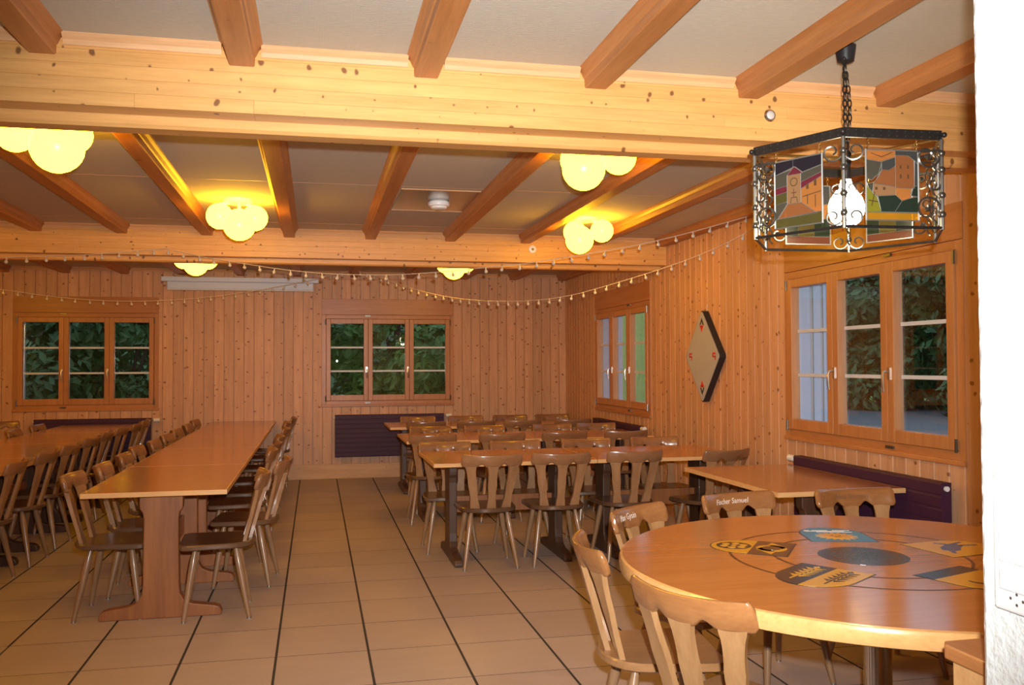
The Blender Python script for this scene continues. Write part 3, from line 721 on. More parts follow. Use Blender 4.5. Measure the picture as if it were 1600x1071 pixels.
def clip_half(pts, f):
    out = []
    for i in range(len(pts)):
        a, b = pts[i], pts[(i+1) % len(pts)]; fa, fb = f(*a), f(*b)
        if fa >= 0: out.append(a)
        if fa*fb < 0:
            t = fa/(fa-fb); out.append((a[0]+(b[0]-a[0])*t, a[1]+(b[1]-a[1])*t))
    return out
def emblem(key, label):
    F = shield_frame(key); so = shield_outline()
    e = inlay('shield', 'inlay_black', rt, [[F(u*1.045, 0.392+(v-0.392)*1.035) for u, v in so]], 1); e['label'] = label
    def put(name, mat, polys, lvl): return inlay(name, mat, e, [[F(u, v) for u, v in p] for p in polys], lvl)
    return so, put
# 1 two ears of wheat, dark half and yellow half
so, put = emblem('wheat', 'shield halved dark and yellow with two ears of wheat')
put('dark_half', 'inlay_black', [clip_half(so, lambda u, v: -u)], 2); put('yellow_half', 'inlay_yellow', [clip_half(so, lambda u, v: u)], 2)
def ear(cu, mat):
    ps = [[(cu-0.003, 0.30), (cu+0.003, 0.30), (cu+0.003, 0.475), (cu-0.003, 0.475)]]
    for k in range(5):
        v = 0.305+0.028*k
        for s in (-1, 1): ps.append([(cu+s*0.004, v), (cu+s*0.030, v-0.004), (cu+s*0.036, v-0.018+0.006), (cu+s*0.010, v+0.020)])
    ps.append([(cu, 0.298), (cu+0.012, 0.285), (cu, 0.268), (cu-0.012, 0.285)])
    put('wheat_ear', mat, ps, 3)
ear(-0.055, 'inlay_yellow'); ear(0.055, 'inlay_black')
# 2 wheel on yellow, ring knot on dark
so, put = emblem('wheel', 'shield with a black wheel on yellow and a yellow ring on brown')
put('yellow_half', 'inlay_yellow', [clip_half(so, lambda u, v: v-0.388)], 2); put('brown_half', 'inlay_brown', [clip_half(so, lambda u, v: 0.388-v)], 2)
wc = 0.455
put('wheel', 'inlay_black', [circ(0, wc, 0.062, 28)], 3)
put('wheel_hole', 'inlay_yellow', [circ(0.036*math.cos(PI*k/3), wc+0.036*math.sin(PI*k/3), 0.0145, 12) for k in range(6)]+[circ(0, wc, 0.010, 10)], 4)
put('ring_knot', 'inlay_yellow', [circ(0, 0.322, 0.054, 24), [(-0.10, 0.335), (-0.03, 0.275), (0.0, 0.285), (-0.05, 0.345)], [(0.10, 0.308), (0.03, 0.370), (0.0, 0.358), (0.05, 0.30)]], 3)
put('ring_hole', 'inlay_brown', [circ(0, 0.322, 0.033, 20)], 4)
# 3 sun on blue
so, put = emblem('sun', 'blue shield with a golden sun and white lettering')
put('blue_field', 'inlay_blue', [so], 2)
star = []
for k in range(32):
    a = 2*PI*k/32; r = 0.078 if k % 2 == 0 else 0.050; star.append((r*math.cos(a), 0.352+r*math.sin(a)))
put('sun_rays', 'inlay_yellow', [star], 3)
put('sun_face', 'inlay_yellow', [circ(0, 0.352, 0.046, 20)], 4)
put('sun_feature', 'inlay_brown', [circ(-0.015, 0.360, 0.005, 8), circ(0.015, 0.360, 0.005, 8), [(-0.016, 0.338), (0.016, 0.338), (0.010, 0.332), (-0.010, 0.332)]], 5)
put('scroll_line', 'letter_pale', [[(-0.085, 0.432), (0.05, 0.436), (0.05, 0.441), (-0.085, 0.437)], [(-0.06, 0.448), (0.075, 0.452), (0.075, 0.458), (-0.06, 0.454)],
    [(-0.085, 0.466), (-0.02, 0.470), (-0.02, 0.476), (-0.085, 0.472)], [(0.0, 0.466), (0.06, 0.468), (0.06, 0.474), (0.0, 0.472)], circ(0.082, 0.462, 0.012, 10)], 3)
# 4 beast on yellow
so, put = emblem('beast', 'yellow shield with a blue heraldic beast')
put('yellow_field', 'inlay_yellow', [so], 2)
put('beast_body', 'inlay_navy', [[(-0.05, 0.33), (-0.015, 0.31), (0.02, 0.335), (0.05, 0.39), (0.045, 0.43), (0.015, 0.44), (-0.01, 0.40), (-0.04, 0.37)],
    [(0.045, 0.39), (0.085, 0.37), (0.09, 0.38), (0.05, 0.41)], [(-0.05, 0.33), (-0.08, 0.31), (-0.075, 0.30), (-0.04, 0.315)], [(0.015, 0.43), (0.0, 0.49), (0.012, 0.495), (0.03, 0.43)], [(0.04, 0.42), (0.06, 0.48), (0.07, 0.475), (0.055, 0.41)]], 3)
tl = MB(); F4 = shield_frame('beast')
# 5 horn on yellow with dark chief
so, put = emblem('horn', 'shield with a dark top, yellow field and a curved black horn')
put('dark_band', 'inlay_black', [clip_half(so, lambda u, v: 0.322-v)], 2); put('yellow_field', 'inlay_yellow', [clip_half(so, lambda u, v: v-0.322)], 2)
hp = []; hq = []
for k in range(15):
    a = math.radians(200-k*15); w = 0.004+0.011*k/14
    hp.append((0.066*math.cos(a)+0.01, 0.408+0.060*math.sin(a))); hq.append(((0.066-2*w)*math.cos(a)+0.01, 0.408+(0.060-2*w)*math.sin(a)))
for k in range(14): pass
put('horn', 'inlay_black', [[hp[k], hp[k+1], hq[k+1], hq[k]] for k in range(14)], 3)
put('dark_hill', 'inlay_brown', [[(0.02, 0.40), (0.085, 0.43), (0.075, 0.475), (0.03, 0.515), (-0.03, 0.515), (-0.01, 0.45)]], 3)

# chairs round it (same chair, flash brightness put into a lighter beech)
def lettering(ch, text, mat, size, xoff, font_shear=0.25):
    cu = bpy.data.curves.new('lettering', 'FONT'); cu.body = text; cu.size = size; cu.align_x = 'CENTER'; cu.shear = font_shear; cu.extrude = 0.0004
    tmp = bpy.data.objects.new('tmp', cu); COL.objects.link(tmp)
    dg = bpy.context.evaluated_depsgraph_get(); dg.update()
    me = bpy.data.meshes.new_from_object(tmp.evaluated_get(dg)); bpy.data.objects.remove(tmp)
    for v in me.vertices:
        x = -(v.co.x+xoff); z = 0.752+v.co.y; d = v.co.z
        ang = math.atan(2.7*x); lean = -0.262-(z-0.735)*0.32
        dn = 0.0128+d
        v.co = Vector((x-dn*math.sin(ang), 1.35*x*x+lean+dn*math.cos(ang), z))
    me.materials.clear(); me.materials.append(M[mat]); me.update()
    rail = [c for c in ch.children if c.name.startswith('top_rail')][0]
    link('lettering', me, rail)
GRP = 'chairs around the round table'
def seat_at(rx, ry, face, dist=0.29):
    """place by the middle of the top rail; face: heading angle of the sitter"""
    return rx+math.cos(face)*dist, ry+math.sin(face)*dist, face-PI/2
x, y, a = seat_at(0.945, 2.30, math.radians(27)); c1 = chair(x-0.0, y, a, 'flash-lit brown chair nearest the camera, back against the round table', GRP, CHL)
x, y, a = seat_at(0.885, 3.06, math.radians(-8)); c2 = chair(x, y, a, 'flash-lit brown chair left of the round table with its seat in view', GRP, CHL)
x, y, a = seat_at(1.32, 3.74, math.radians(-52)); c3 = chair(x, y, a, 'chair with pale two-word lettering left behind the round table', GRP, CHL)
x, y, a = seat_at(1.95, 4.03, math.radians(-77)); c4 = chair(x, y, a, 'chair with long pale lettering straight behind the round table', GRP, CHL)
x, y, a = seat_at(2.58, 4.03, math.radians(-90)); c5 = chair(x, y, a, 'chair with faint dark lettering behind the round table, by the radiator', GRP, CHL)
lettering(c3, 'Max Gysin', 'letter_pale', 0.036, -0.045)
lettering(c4, 'Fischer Samuel', 'letter_pale', 0.034, -0.02)
lettering(c5, 'Hans Simmen', 'letter_dark', 0.034, 0.0)

# ------------------------------------------------------------------ lamps with three globes
def globe_lamp(label, cx, cy, globes):
    t = thing('ceiling_lamp', label, 'lamp', (cx, cy, ZC), 0, 'globe ceiling lamps')
    MB().lathe([(0.09, -0.03), (0.10, -0.02), (0.10, -0.001)], (0, 0, 0), 24).build('ceiling_plate', 'white_plastic', t, smooth=40)
    for (gx, gy, gz, r) in globes:
        p = (gx-cx, gy-cy, gz-ZC)
        g = MB().sphere(p, r, 20, 12).build('globe', 'globe', t, smooth=60)
        MB().tube([(p[0]*0.35, p[1]*0.35, -0.02), (p[0]*0.8, p[1]*0.8, -0.035), (p[0], p[1], p[2]+r*0.93)], 0.012, 8).build('stem', 'white_plastic', g, smooth=40)
    return t
def from_px(px, py, y):     # point of a given distance y into the room (same projection as the camera)
    d = r2*(px-800)+u2*(-(py-535.5))+fwd*F_PX; k = y/d.y; return Vector((0, 0, CAM_H))+d*k
def cluster(label, lo, ul, ur, y, rl=0.112, rs=0.092):
    a = from_px(*lo, y); b = from_px(*ul[:2], y+ul[2]); c = from_px(*ur[:2], y+ur[2])
    m = (a+b+c)/3
    globe_lamp(label, m.x, m.y, [(a.x, a.y, a.z, rl), (b.x, b.y, b.z, rs), (c.x, c.y, c.z, rs)])
cluster('yellow three-globe ceiling lamp at the left edge, partly behind the front beam', (89, 230), (23, 206, 0.05), (113, 210, 0.17), 4.43, 0.118)
cluster('yellow three-globe ceiling lamp left of centre above the aisle tables', (374, 351.5), (343, 338, 0.06), (398, 341, 0.14), 6.55)
cluster('largest yellow three-globe ceiling lamp right of centre behind the front beam', (912, 264), (902, 250, 0.17), (967, 246, 0.05), 4.45, 0.112)
cluster('yellow three-globe ceiling lamp low above the right-hand rows near the wall', (905.5, 375), (898, 363, 0.17), (940.5, 361, 0.05), 6.85)
cluster('yellow three-globe ceiling lamp behind the rear beam, left one', (306, 412), (287, 405, 0.05), (325, 406, 0.14), 9.05, 0.118, 0.095)
cluster('yellow three-globe ceiling lamp behind the rear beam, right one', (709, 419), (696, 413, 0.17), (728, 412, 0.05), 9.1, 0.118, 0.095)
for k, yy in enumerate((4.45, 6.7, 9.1)):  # unseen lamps, added to light the left side of the room
    globe_lamp('added unseen three-globe lamp beyond the left edge, %s from the camera' % ORD[k], -3.7, yy, [(-3.68, yy-0.08, 2.41, 0.112), (-3.83, yy+0.02, 2.47, 0.092), (-3.58, yy+0.10, 2.47, 0.092)])

# ------------------------------------------------------------------ wrought iron lantern with stained glass
LC = Vector((1.90, 2.945)); LR = 0.352; LZ0, LZ1 = 1.872, 2.168
lan = thing('hanging_lantern', 'six-sided wrought-iron lantern with stained glass panels and a lit bulb', 'lantern', (LC.x, LC.y, 0))
VA = [math.radians(-124+60*k) for k in range(6)]
def LV(k, r=LR, z=0.0): return Vector((r*math.cos(VA[k % 6]), r*math.sin(VA[k % 6]), z))
for k in range(6):
    a, b = LV(k), LV(k+1); d = (b-a).normalized(); nr = Vector((d.y, -d.x, 0)); mid = (a+b)/2
    if nr.dot(mid) < 0: nr = -nr
    mb = MB(); t = 0.004
    P = [a-nr*t, b-nr*t, b+nr*t, a+nr*t]
    mb.add([(p.x, p.y, LZ1) for p in P]+[(p.x, p.y, LZ1+0.032) for p in P], [(0, 3, 2, 1), (4, 5, 6, 7), (0, 1, 5, 4), (1, 2, 6, 5), (2, 3, 7, 6), (3, 0, 4, 7)])
    band = mb.build('top_band', 'iron', lan)
    rv = MB()
    for i in range(12):
        for zz in (0.008, 0.024):
            p = a+d*((b-a).length*(i+0.5)/12)+nr*t; rv.rod(p+Vector((0, 0, LZ1+zz)), p+nr*0.003+Vector((0, 0, LZ1+zz)), 0.0032, 0.0018, 6)
    rv.build('rivet', 'gunmetal', band); band.children[0]['kind'] = 'stuff'
    MB().rod(a+Vector((0, 0, LZ0)), b+Vector((0, 0, LZ0)), 0.0055, n=6).build('bottom_bar', 'iron', lan, smooth=40)
def spiral(c, ax, up, r0, turns, start, n=22, flip=1):
    pts = []
    for i in range(n+1):
        t = i/n; rr = r0*(1-0.78*t); a = start+flip*turns*2*PI*t
        pts.append(c+ax*(rr*math.cos(a))+up*(rr*math.sin(a)))
    return pts
UP = Vector((0, 0, 1))
for k in range(6):
    v = LV(k); rad = v.normalized(); tan = Vector((-rad.y, rad.x, 0))
    e1 = (LV(k+1)-v).normalized(); e0 = (LV(k-1)-v).normalized()
    MB().rod(v+UP*(LZ0-0.006), v+UP*(LZ1+0.002), 0.007, n=6).build('corner_post', 'gunmetal', lan, smooth=40)
    tw = MB()
    pts = [v*0.93+Vector((0.006*math.cos(i*0.9), 0.006*math.sin(i*0.9), LZ0+0.02+(LZ1-LZ0-0.04)*i/40)) for i in range(41)]
    tw.tube(pts, 0.0035, 5); tw.build('twisted_bar', 'gunmetal', lan, smooth=40)
    MB().sphere(v*1.03+UP*(LZ1+0.016), 0.0095, 10, 8).build('corner_ball', 'iron', lan, smooth=60)
    def scroll(pts, r): MB().tube(pts, r, 5).build('scroll', 'gunmetal', lan, smooth=50)
    for e in (e1, e0) if k not in (0, 3) else ():
        for zc, r in ((LZ1-0.055, 0.044), (LZ0+0.062, 0.048)):
            c = v+e*0.052+UP*zc
            scroll(spiral(c, e, UP, r, 1.25, PI, flip=1 if zc > 2 else -1), 0.0040)
            MB().rod(c-rad*0.006, c+rad*0.006, 0.008, n=8).build('boss', 'gunmetal', lan, smooth=40)
        scroll(spiral(v+e*0.03+UP*((LZ0+LZ1)/2), e, UP, 0.026, 0.9, PI), 0.0034)
        scroll([v+UP*(LZ1-0.035), v+e*0.05+UP*(LZ1-0.038), v+e*0.085+UP*(LZ1-0.04)], 0.0055)
    for zz in (LZ0+0.045, LZ0+0.11, LZ1-0.045, LZ1-0.10): MB().sphere(v+UP*zz, 0.0125, 8, 6).build('collar', 'gunmetal', lan, smooth=60)
    MB().rod(LV(k, 0.02, LZ1+0.006), LV(k, LR, LZ1+0.006), 0.0055, n=6).build('spoke', 'brass', lan, smooth=40)
# front corner rosettes hanging from the spokes and on the near bottom corner
for k in (0, 3):
    v = LV(k)*0.97; e = Vector((-v.normalized().y, v.normalized().x, 0))
    for sg in (-1, 1):
        for du, zz, rr, th in ((0.034, LZ0+0.034, 0.032, 0.0032), (0.024, LZ0+0.128, 0.022, 0.0024), (0.036, LZ1-0.045, 0.036, 0.0034)):
            MB().tube(spiral(v+e*sg*du+UP*zz, e*sg, UP, rr, 1.2, PI), th, 5).build('rosette_scroll', 'gunmetal', lan, smooth=50)
MB().lathe([(0.006, LZ1-0.10), (0.018, LZ1-0.09), (0.016, LZ1-0.03), (0.022, LZ1), (0.02, LZ1+0.02), (0.008, LZ1+0.04)], (0, 0, 0), 16).build('lamp_holder', 'iron', lan, smooth=40)
bz = LZ1-0.180
bo = MB().lathe([(0.003, -0.072), (0.030, -0.066), (0.052, -0.046), (0.063, -0.016), (0.064, 0.008), (0.056, 0.034), (0.040, 0.058), (0.027, 0.076), (0.021, 0.092), (0.018, 0.104)], (0, 0, bz), 24).build('bulb', 'lampbulb', lan, smooth=60)
lp = bpy.data.lights.new('lantern_light', 'POINT'); lp.energy = 6; lp.color = (1.0, 0.72, 0.40); lp.shadow_soft_size = 0.05
lpo = link('lantern_light', lp, lan, (0, 0, bz-0.085))
# chain and ceiling hook
for off, zt_ in ((0.0, 2.545), (0.012, 2.50)):
    z = LZ1+0.035; k = 0
    while z < zt_-0.01:
        mb = MB(); c = Vector((off*math.sin(PI*(z-LZ1)/(zt_-LZ1))*1.6, 0, z+0.015)); ax = Vector((1, 0, 0)) if k % 2 == 0 else Vector((0, 1, 0))
        mb.tube([c+ax*0.0075*math.cos(a)+UP*0.0165*math.sin(a) for a in [2*PI*i/12 for i in range(12)]], 0.0026, 5, closed=True)
        mb.build('chain_link', 'iron', lan, smooth=50); z += 0.026; k += 1
MB().lathe([(0.012, -0.066), (0.030, -0.058), (0.036, -0.02), (0.038, 0)], (0.025, 0.03, ZC-0.001), 20).build('ceiling_hook', 'black', lan, smooth=40)
# stained glass
SG = {k: stained('stained_'+k, c, cl) for k, c, cl in (('navy', (0.045, 0.04, 0.055), 0.45), ('smoke', (0.24, 0.23, 0.18), 0.7), ('amber', (0.70, 0.40, 0.14), 0.68), ('sand', (0.50, 0.33, 0.18), 0.55), ('rose', (0.30, 0.06, 0.09), 0.55),
      ('olive', (0.22, 0.20, 0.07), 0.62), ('green', (0.05, 0.08, 0.055), 0.5), ('lime', (0.42, 0.42, 0.06), 0.6), ('brick', (0.48, 0.24, 0.10), 0.6), ('gold', (0.70, 0.45, 0.05), 0.7), ('brown', (0.24, 0.09, 0.05), 0.55), ('grey', (0.15, 0.155, 0.15), 0.6))}
tower = [('navy', [(0, .80), (.40, .88), (.40, 1), (0, 1)]), ('navy', [(.40, .88), (.44, .88), (.60, .78), (1, .84), (1, 1), (.40, 1)]), ('rose', [(.27, .77), (.60, .77), (.42, .89)]), ('smoke', [(0, .60), (.27, .62), (.27, .77), (.36, .85), (0, .80)]),
  ('rose', [(0, .50), (.27, .53), (.27, .62), (0, .60)]), ('sand', [(.27, .34), (.56, .34), (.56, .77), (.27, .77)]), ('smoke', [(.56, .64), (1, .74), (1, .84), (.60, .78), (.56, .77)]), ('rose', [(.56, .54), (1, .68), (1, .74), (.56, .64)]),
  ('amber', [(.56, .34), (.85, .17), (1, .17), (1, .68), (.56, .54)]), ('olive', [(0, .36), (.27, .38), (.27, .53), (0, .50)]), ('smoke', [(0, .13), (.06, .14), (.27, .34), (.27, .38), (0, .36)]), ('brick', [(.06, .14), (.90, .15), (.56, .34), (.27, .34)]), ('olive', [(0, 0), (1, 0), (1, .17), (.06, .14), (0, .13)])]
castle = [('amber', [(0, .86), (.28, .83), (.56, .90), (.56, 1), (0, 1)]), ('grey', [(.56, .93), (.80, .93), (.93, .86), (1, .80), (1, 1), (.56, 1)]), ('smoke', [(0, .60), (.10, .57), (.24, .66), (.30, .83), (0, .86)]), ('grey', [(.30, .72), (.44, .72), (.56, .78), (.56, .90), (.30, .83)]),
  ('brick', [(.14, .52), (.56, .48), (.56, .78), (.44, .72), (.30, .72), (.24, .62)]), ('brick', [(.56, .47), (.92, .46), (.92, .86), (.80, .93), (.56, .93)]), ('grey', [(.92, .50), (1, .50), (1, .80), (.93, .86)]), ('sand', [(.12, .38), (.22, .34), (.56, .36), (.56, .48), (.14, .52)]),
  ('amber', [(.56, .36), (.68, .28), (.84, .32), (.86, .46), (.56, .47)]), ('lime', [(0, .11), (.28, .12), (.20, .33), (.04, .46), (0, .57)]), ('green', [(.28, .12), (.54, .12), (.68, .28), (.56, .36), (.22, .34)]), ('green', [(.54, .12), (1, .12), (1, .34), (.84, .32), (.68, .28)]), ('green', [(.86, .36), (1, .34), (1, .50), (.90, .48)]), ('gold', [(0, 0), (1, 0), (1, .11), (0, .11)])]
hills = [('grey', [(0, .70), (.5, .62), (1, .72), (1, 1), (0, 1)]), ('amber', [(0, .45), (.5, .38), (.5, .62), (0, .70)]), ('olive', [(.5, .38), (1, .48), (1, .72), (.5, .62)]), ('green', [(0, .13), (.36, .13), (.36, .42), (0, .45)]), ('olive', [(.36, .13), (.72, .13), (.72, .43), (.36, .42)]), ('green', [(.72, .13), (1, .13), (1, .48), (.72, .43)]), ('brown', [(0, 0), (1, 0), (1, .13), (0, .13)])]
def bar(u0, v0, u1, v1, w=0.012):
    d_ = Vector((u1-u0, v1-v0)); n_ = Vector((-d_.y, d_.x)).normalized()*w/2
    return [(u0-n_.x, v0-n_.y), (u1-n_.x, v1-n_.y), (u1+n_.x, v1+n_.y), (u0+n_.x, v0+n_.y)]
ringd = lambda cu, cv, r: [bar(cu+r*math.cos(2*PI*i/10), cv+0.8*r*math.sin(2*PI*i/10), cu+r*math.cos(2*PI*(i+1)/10), cv+0.8*r*math.sin(2*PI*(i+1)/10), 0.014) for i in range(10)]
DT = ringd(.415, .66, .075)+[bar(.41, .44, .41, .56), bar(.36, .50, .47, .50), bar(.34, .35, .36, .43), bar(.36, .43, .47, .43), bar(.47, .43, .49, .35), bar(.70, .52, .70, .60, .05), bar(.86, .55, .86, .64, .05), bar(.70, .30, .70, .44, .015), bar(.86, .24, .86, .42, .015), bar(.60, .42, .98, .46, .012)]
DC = [bar(.19, .43, .19, .47, .045), bar(.34, .43, .34, .47, .045), bar(.66, .60, .66, .66, .03), bar(.80, .60, .80, .66, .03), bar(.66, .74, .66, .79, .03), bar(.80, .74, .80, .79, .03), bar(.10, .95, .30, .90), bar(.30, .90, .50, .97), bar(.10, .20, .16, .40, .015), bar(.04, .28, .22, .26, .015)]
def glass_panel(k, design, detail=()):
    a, b = LV(k), LV(k+1); d = (b-a).normalized(); mid = (a+b)/2; nr = mid.normalized()
    w, h = 0.188, 0.235; z0 = LZ1-0.038-h; o = mid*0.985-d*w/2
    if d.cross(UP).dot(nr) < 0: d = -d; o = mid*0.985-d*w/2
    # u runs left to right seen from outside
    d = -nr.cross(UP)*-1 if False else UP.cross(nr)
    o = mid*0.985-d*w/2
    T = lambda u, v, n_: tuple(o+d*(u*w)+UP*(z0+v*h)+nr*n_)
    fr = MB(); q = [(0, 0), (1, 0), (1, 1), (0, 1)]
    fr.tube([T(u, v, 0) for u, v in q], 0.0042, 5, closed=True)
    pn = fr.build('stained_glass_panel', 'lead', lan)
    for mat, p in design:
        MB().prism(p, T, -0.0012, 0.0012).build('glass_piece', SG[mat], pn)
    for p in detail: MB().prism(p, T, 0.0012, 0.0018).build('painted_mark', 'inlay_brown', pn)
    cm = MB()
    for mat, p in design: cm.tube([T(u, v, 0) for u, v in p], 0.0021, 4, closed=True)
    cm.build('lead_came', 'lead', pn)
    ck = MB()
    for u in (0.04, 0.96):
        for i in range(3):
            c = Vector(T(u, 1, 0))+UP*(0.008+0.012*i); ax = d if i % 2 else nr
            ck.tube([c+ax*0.0045*math.cos(t)+UP*0.0075*math.sin(t) for t in [2*PI*j/8 for j in range(8)]], 0.0014, 4, closed=True)
    ck.build('panel_chain', 'brass', pn)
for k, ds, dt in ((0, castle, DC), (5, tower, DT), (1, tower, DT), (2, hills, ()), (3, hills, ()), (4, castle, DC)): glass_panel(k, ds, dt)

# ------------------------------------------------------------------ wall and ceiling fittings
ps = thing('projection_screen', 'white rolled-up projection screen high on the back wall', 'screen', (-0.885, YB-0.09, 2.34))
bevel(MB().box(-0.925, 0.925, -0.035, 0.076, 0.10, 0.158).build('case', 'screen_white', ps), 0.006)
bevel(MB().box(-0.86, 0.86, -0.025, 0.06, 0.008, 0.10).build('roll_housing', 'screen_white', ps), 0.01)
MB().rod((-0.86, -0.012, 0.004), (0.86, -0.012, 0.004), 0.008).build('bottom_bar', 'white_plastic', ps, smooth=40)
sd = thing('smoke_detector', 'round white smoke detector on a polished ceiling plate', 'detector', (0.865, 6.40, ZC))
MB().box(-0.305, 0.235, -0.40, 0.42, -0.003, 0.0).build('mounting_plate', 'mirror', sd)
for yy in (-0.40, 0.42): MB().box(-0.305, 0.235, yy-0.006, yy+0.006, -0.006, 0.0).build('plate_edge', 'cove', sd)
MB().lathe([(0.045, -0.062), (0.056, -0.056), (0.060, -0.044), (0.074, -0.040), (0.078, -0.028), (0.076, -0.012), (0.066, -0.003)], (0, 0, 0), 28).build('detector_body', 'white_plastic', sd, smooth=40)
for k in range(6): MB().box(0.047*math.cos(k*PI/3)-0.005, 0.047*math.cos(k*PI/3)+0.005, 0.047*math.sin(k*PI/3)-0.005, 0.047*math.sin(k*PI/3)+0.005, -0.058, -0.05).build('vent', 'black', sd)
be = thing('spot_sensor', 'small round glass sensor on the front beam beside the lantern', 'sensor', (1.859, 3.43, 2.459))
MB().lathe([(0.026, 0), (0.027, 0.006), (0.022, 0.012)], (0, 0, 0), 20).build('ring', 'handle', be, smooth=40)
MB().sphere((0, 0, 0.006), 0.021, 16, 10, 0.6).build('lens', 'bulb_white', be, smooth=60)
for c in be.children: c.rotation_euler = (PI/2, 0, 0)
wd = thing('round_button', 'small round white fitting on the rear beam near the right lamp', 'fitting', (1.939, 7.98, 2.473))
MB().lathe([(0.034, 0), (0.036, 0.008), (0.028, 0.014)], (0, 0, 0), 20).build('disc', 'white_plastic', wd, smooth=40)
MB().lathe([(0.012, 0.013), (0.010, 0.018)], (0, 0, 0), 12).build('centre', 'inlay_line', wd, smooth=40)
for c in wd.children: c.rotation_euler = (PI/2, 0, 0)
# felt diamond on the right wall
dm = thing('diamond_board', 'grey felt diamond board with black rim hanging on the planked wall', 'board', (XR-0.014, 7.07, 1.482))
def rhomb(sy, sz, r=0.05):
    pts = []
    for cy, cz, a0 in ((sy, 0, 0), (0, sz, 90), (-sy, 0, 180), (0, -sz, 270)):
        for k in range(-2, 3):
            a = math.radians(a0+k*(14 if a0 % 180 == 0 else 8)*2); rr = r
            base = Vector((cy, cz))*(1-rr/max(sy, sz)*(1.0 if a0 % 180 == 0 else 1.0)); pts.append((base.x+rr*math.cos(a), base.y+rr*math.sin(a)))
    return pts
rim = MB().prism(rhomb(0.335, 0.385, 0.03), lambda u, v, d: (d, u, v), -0.055, -0.002).build('rim', 'black', dm)
MB().prism(rhomb(0.325, 0.375, 0.03), lambda u, v, d: (d, u, v), -0.058, -0.050).build('felt_face', 'felt', dm)
def mark(name, mat, pts): MB().prism(pts, lambda u, v, d: (d, u, v), -0.0592, -0.0575).build(name, mat, dm)
for s, first, second in ((1, 'black', 'red'), (-1, 'black', 'red')):
    c = 0.265*s
    mark('chevron', first, [(-0.042, c), (-0.020, c), (0, c+0.03*s), (0.020, c), (0.042, c), (0, c+0.062*s)])
    mark('red_point', second, [(-0.042, c-0.004*s), (0.042, c-0.004*s), (0, c-0.062*s)])
    mark('grey_gap', 'felt', [(-0.014, c-0.006*s), (0.014, c-0.006*s), (0, c-0.024*s)])
for s in (1, -1):
    c = 0.235*s
    for p in ([(-0.03, 0.03), (0.03, 0.03), (0.03, 0.014), (-0.03, 0.014)], [(0.014, 0.02), (0.03, 0.02), (0.03, -0.006), (0.014, -0.006)], [(-0.03, 0.004), (0.03, 0.004), (0.03, -0.010), (-0.03, -0.010)], [(-0.03, 0.0), (-0.014, 0.0), (-0.014, -0.034), (-0.03, -0.034)]):
        mark('figure', 'red', [(c+u, v) for u, v in p])
MB().tube([(-0.02, 0, 0.37), (-0.012, 0, 0.41), (-0.006, 0, 0.44)], 0.0022, 5).build('cord', 'wire_white', dm)
# radiators
def radiator(label, along, u0, u1, z0, z1, valve_end, grooves=True):
    L_ = u1-u0; c = (u0+u1)/2
    loc = (c, YB-0.028, z0) if along == 'x' else (XR-0.028, c, z0)
    t = thing('radiator', label, 'radiator', loc)
    T = (lambda u, n, z: (u, -n, z)) if along == 'x' else (lambda u, n, z: (-n, u, z))
    H = z1-z0; h2 = L_/2
    prof = [(0.028, 0.0), (0.085, 0.0)]
    N = 9
    for k in range(N):
        za, zb = H*k/N, H*(k+1)/N
        prof += [(0.0875, za+0.004), (0.090, za+0.009), (0.090, zb-0.009), (0.0875, zb-0.004)]
    prof += [(0.085, H), (0.028, H)]
    mb = MB(); mb.prism(prof, lambda n_, z, d: T(d, n_, z), -h2, h2); mb.build('panel', 'radiator', t)
    for u in (-h2*0.7, h2*0.7): 
        b = MB(); p, q = T(u-0.02, -0.0135, 0.1), T(u+0.02, 0.03, 0.18); b.box(min(p[0], q[0]), max(p[0], q[0]), min(p[1], q[1]), max(p[1], q[1]), 0.1, H-0.08); b.build('bracket', 'black', t)
    s = valve_end
    v = MB(); v.rod(T(s*(h2), 0.06, H-0.025), T(s*(h2+0.04), 0.06, H-0.025), 0.010, n=10); v.build('valve', 'handle', t, smooth=40)
    v = MB(); v.rod(T(s*(h2+0.03), 0.06, H-0.025), T(s*(h2+0.10), 0.06, H-0.025), 0.022, 0.024, 14); v.build('valve_knob', 'white_plastic', t, smooth=40)
    v = MB(); v.rod(T(-s*h2, 0.06, H-0.03), T(-s*(h2+0.012), 0.06, H-0.03), 0.014, n=10); v.build('end_plug', 'white_plastic', t, smooth=40)
radiator('plum radiator on the back wall under the middle window', 'x', 0.235, 1.60, 0.275, 0.80, 1)
radiator('plum radiator on the back wall under the far left window', 'x', -3.2, -1.92, 0.275, 0.80, 1)
radiator('plum radiator on the right wall beside the small table', 'y', 4.06, 5.52, 0.20, 0.80, 1)
radiator('plum radiator under the small right window near the corner', 'y', 8.5, 10.0, 0.26, 0.80, -1)
# switch panel on the white wall (its face looks towards -x)
sw = thing('switch_panel', 'white four-gang switch panel on the rough white wall', 'switch', (1.19, 1.335, 1.123))
bevel(MB().box(-0.012, 0.002, -0.062, 0.055, -0.138, 0.138).build('cover_frame', 'white_plastic', sw), 0.006, 3)
for k, (zc, hh, two) in enumerate(((0.098, 0.026, False), (0.036, 0.026, False), (-0.026, 0.026, True), (-0.082, 0.018, True))):
    if not two: bevel(MB().box(-0.017, -0.011, -0.036, 0.036, zc-hh, zc+hh).build('rocker', 'white_plastic', sw), 0.003)
    else:
        for a, b in ((-0.036, -0.001), (0.001, 0.036)): bevel(MB().box(-0.017, -0.011, a, b, zc-hh, zc+hh).build('rocker', 'white_plastic', sw), 0.003)
for (dy, dz) in ((0, -0.103), (0.014, -0.112), (-0.014, -0.112), (0, -0.121)):
    MB().rod((-0.0118, dy, dz), (-0.0126, dy, dz), 0.0028, n=8).build('socket_hole', 'glide', sw)
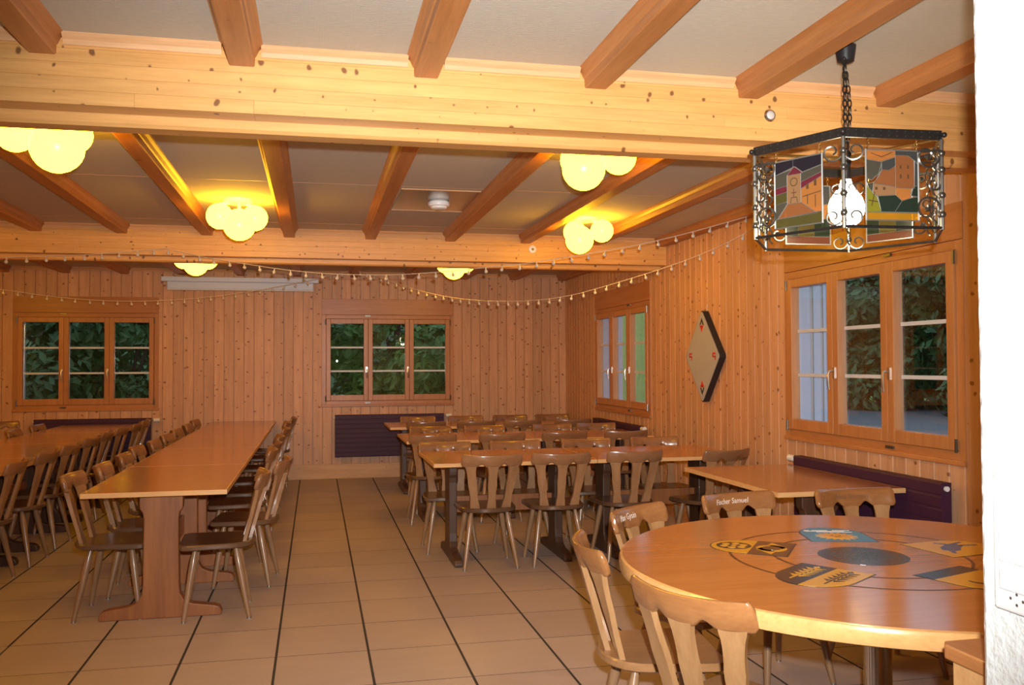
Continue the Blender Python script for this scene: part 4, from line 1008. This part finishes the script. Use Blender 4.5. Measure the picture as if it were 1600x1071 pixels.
# low wooden cabinet at the end of the white wall
lc = thing('low_cabinet', 'low wooden cabinet with red-brown top at the end of the white wall', 'cabinet', (1.32, 1.445, 0))
pts = [(0.0, 0.0), (0.60, 0.0), (0.60, 0.255), (0.018, 0.255), (0.0, 0.232)]
bevel(MB().prism([(u-0.012 if u < 0.1 else u, v+(0.012 if v > 0.1 else 0)) for u, v in pts], XY, 0.79, 0.82).build('top_board', 'winwoody', lc), 0.004)
MB().prism(pts, XY, 0.0, 0.79).build('body', 'edge', lc)

# ------------------------------------------------------------------ fairy lights
def strand(name, label, path_px, A, B, spacing=0.135, r=0.0135):
    """cord hung in the vertical plane through plan points A and B"""
    t = thing(name, label, 'string lights', (A[0], A[1], 0))
    ax, ay = A; dx, dy = B[0]-A[0], B[1]-A[1]; nx, ny = -dy, dx
    pts = []
    for px, py in path_px:
        d = r2*(px-800)+u2*(-(py-535.5))+fwd*F_PX
        k = (nx*ax+ny*ay)/(nx*d.x+ny*d.y); p = Vector((0, 0, CAM_H))+d*k; pts.append(p-Vector((A[0], A[1], 0)))
    dense = []
    for i in range(len(pts)-1):
        p0 = pts[max(i-1, 0)]; p1 = pts[i]; p2 = pts[i+1]; p3 = pts[min(i+2, len(pts)-1)]
        for s in range(8):
            u = s/8; dense.append(0.5*((2*p1)+(p2-p0)*u+(2*p0-5*p1+4*p2-p3)*u*u+(3*p1-p0-3*p2+p3)*u**3))
    dense.append(pts[-1])
    MB().tube(dense, 0.0028, 4).build('cord', 'wire_white', t)
    me = MB().lathe([(0.003, -0.048), (r*0.75, -0.044), (r, -0.035), (r*0.85, -0.026), (r*0.4, -0.019), (r*0.35, -0.003), (r*0.25, 0.0)], (0, 0, 0), 10).mesh('bulb', 'bulb_white', 60)
    acc = 0.0; nxt = 0.04
    for a, b in zip(dense, dense[1:]):
        l = (b-a).length
        while acc+l >= nxt:
            p = a+(b-a)*((nxt-acc)/l); o = link('bulb', me, t, p); o.rotation_euler = (jit(0.25), jit(0.25), 0); nxt += spacing
        acc += l
strand('string_light', 'string of pale bulbs along the rear beam at upper left', [(-30, 405), (20, 402.5), (80, 400.5), (140, 398), (190, 394.5), (235, 390.5), (258, 388.5)], (-2.7, 7.55), (-1.28, 7.94))
strand('string_light', 'string of pale bulbs sagging from the rear beam to the right wall', [(258, 388.5), (290, 396), (330, 404), (380, 412), (440, 421), (500, 427), (560, 429.5), (630, 429), (700, 424), (760, 418), (820, 412), (880, 403), (940, 393), (1000, 382), (1060, 368), (1120, 352), (1186, 333)], (-1.26, 7.93), (3.16, 6.2))
strand('string_light', 'low string of dim bulbs across the back wall above the left window', [(-25, 449), (20, 455), (70, 462), (130, 468), (200, 471), (270, 469), (330, 464), (390, 456), (450, 445), (500, 435), (545, 424)], (-3.9, 10.0), (0.32, 10.6))
strand('string_light', 'low string of bulbs rising across the right wall behind the lantern', [(560, 424), (590, 432), (630, 446), (670, 458), (720, 467), (780, 471), (840, 469), (890, 462), (940, 449), (1000, 431), (1060, 411), (1120, 387), (1186, 353)], (0.40, 10.5), (3.16, 6.2))
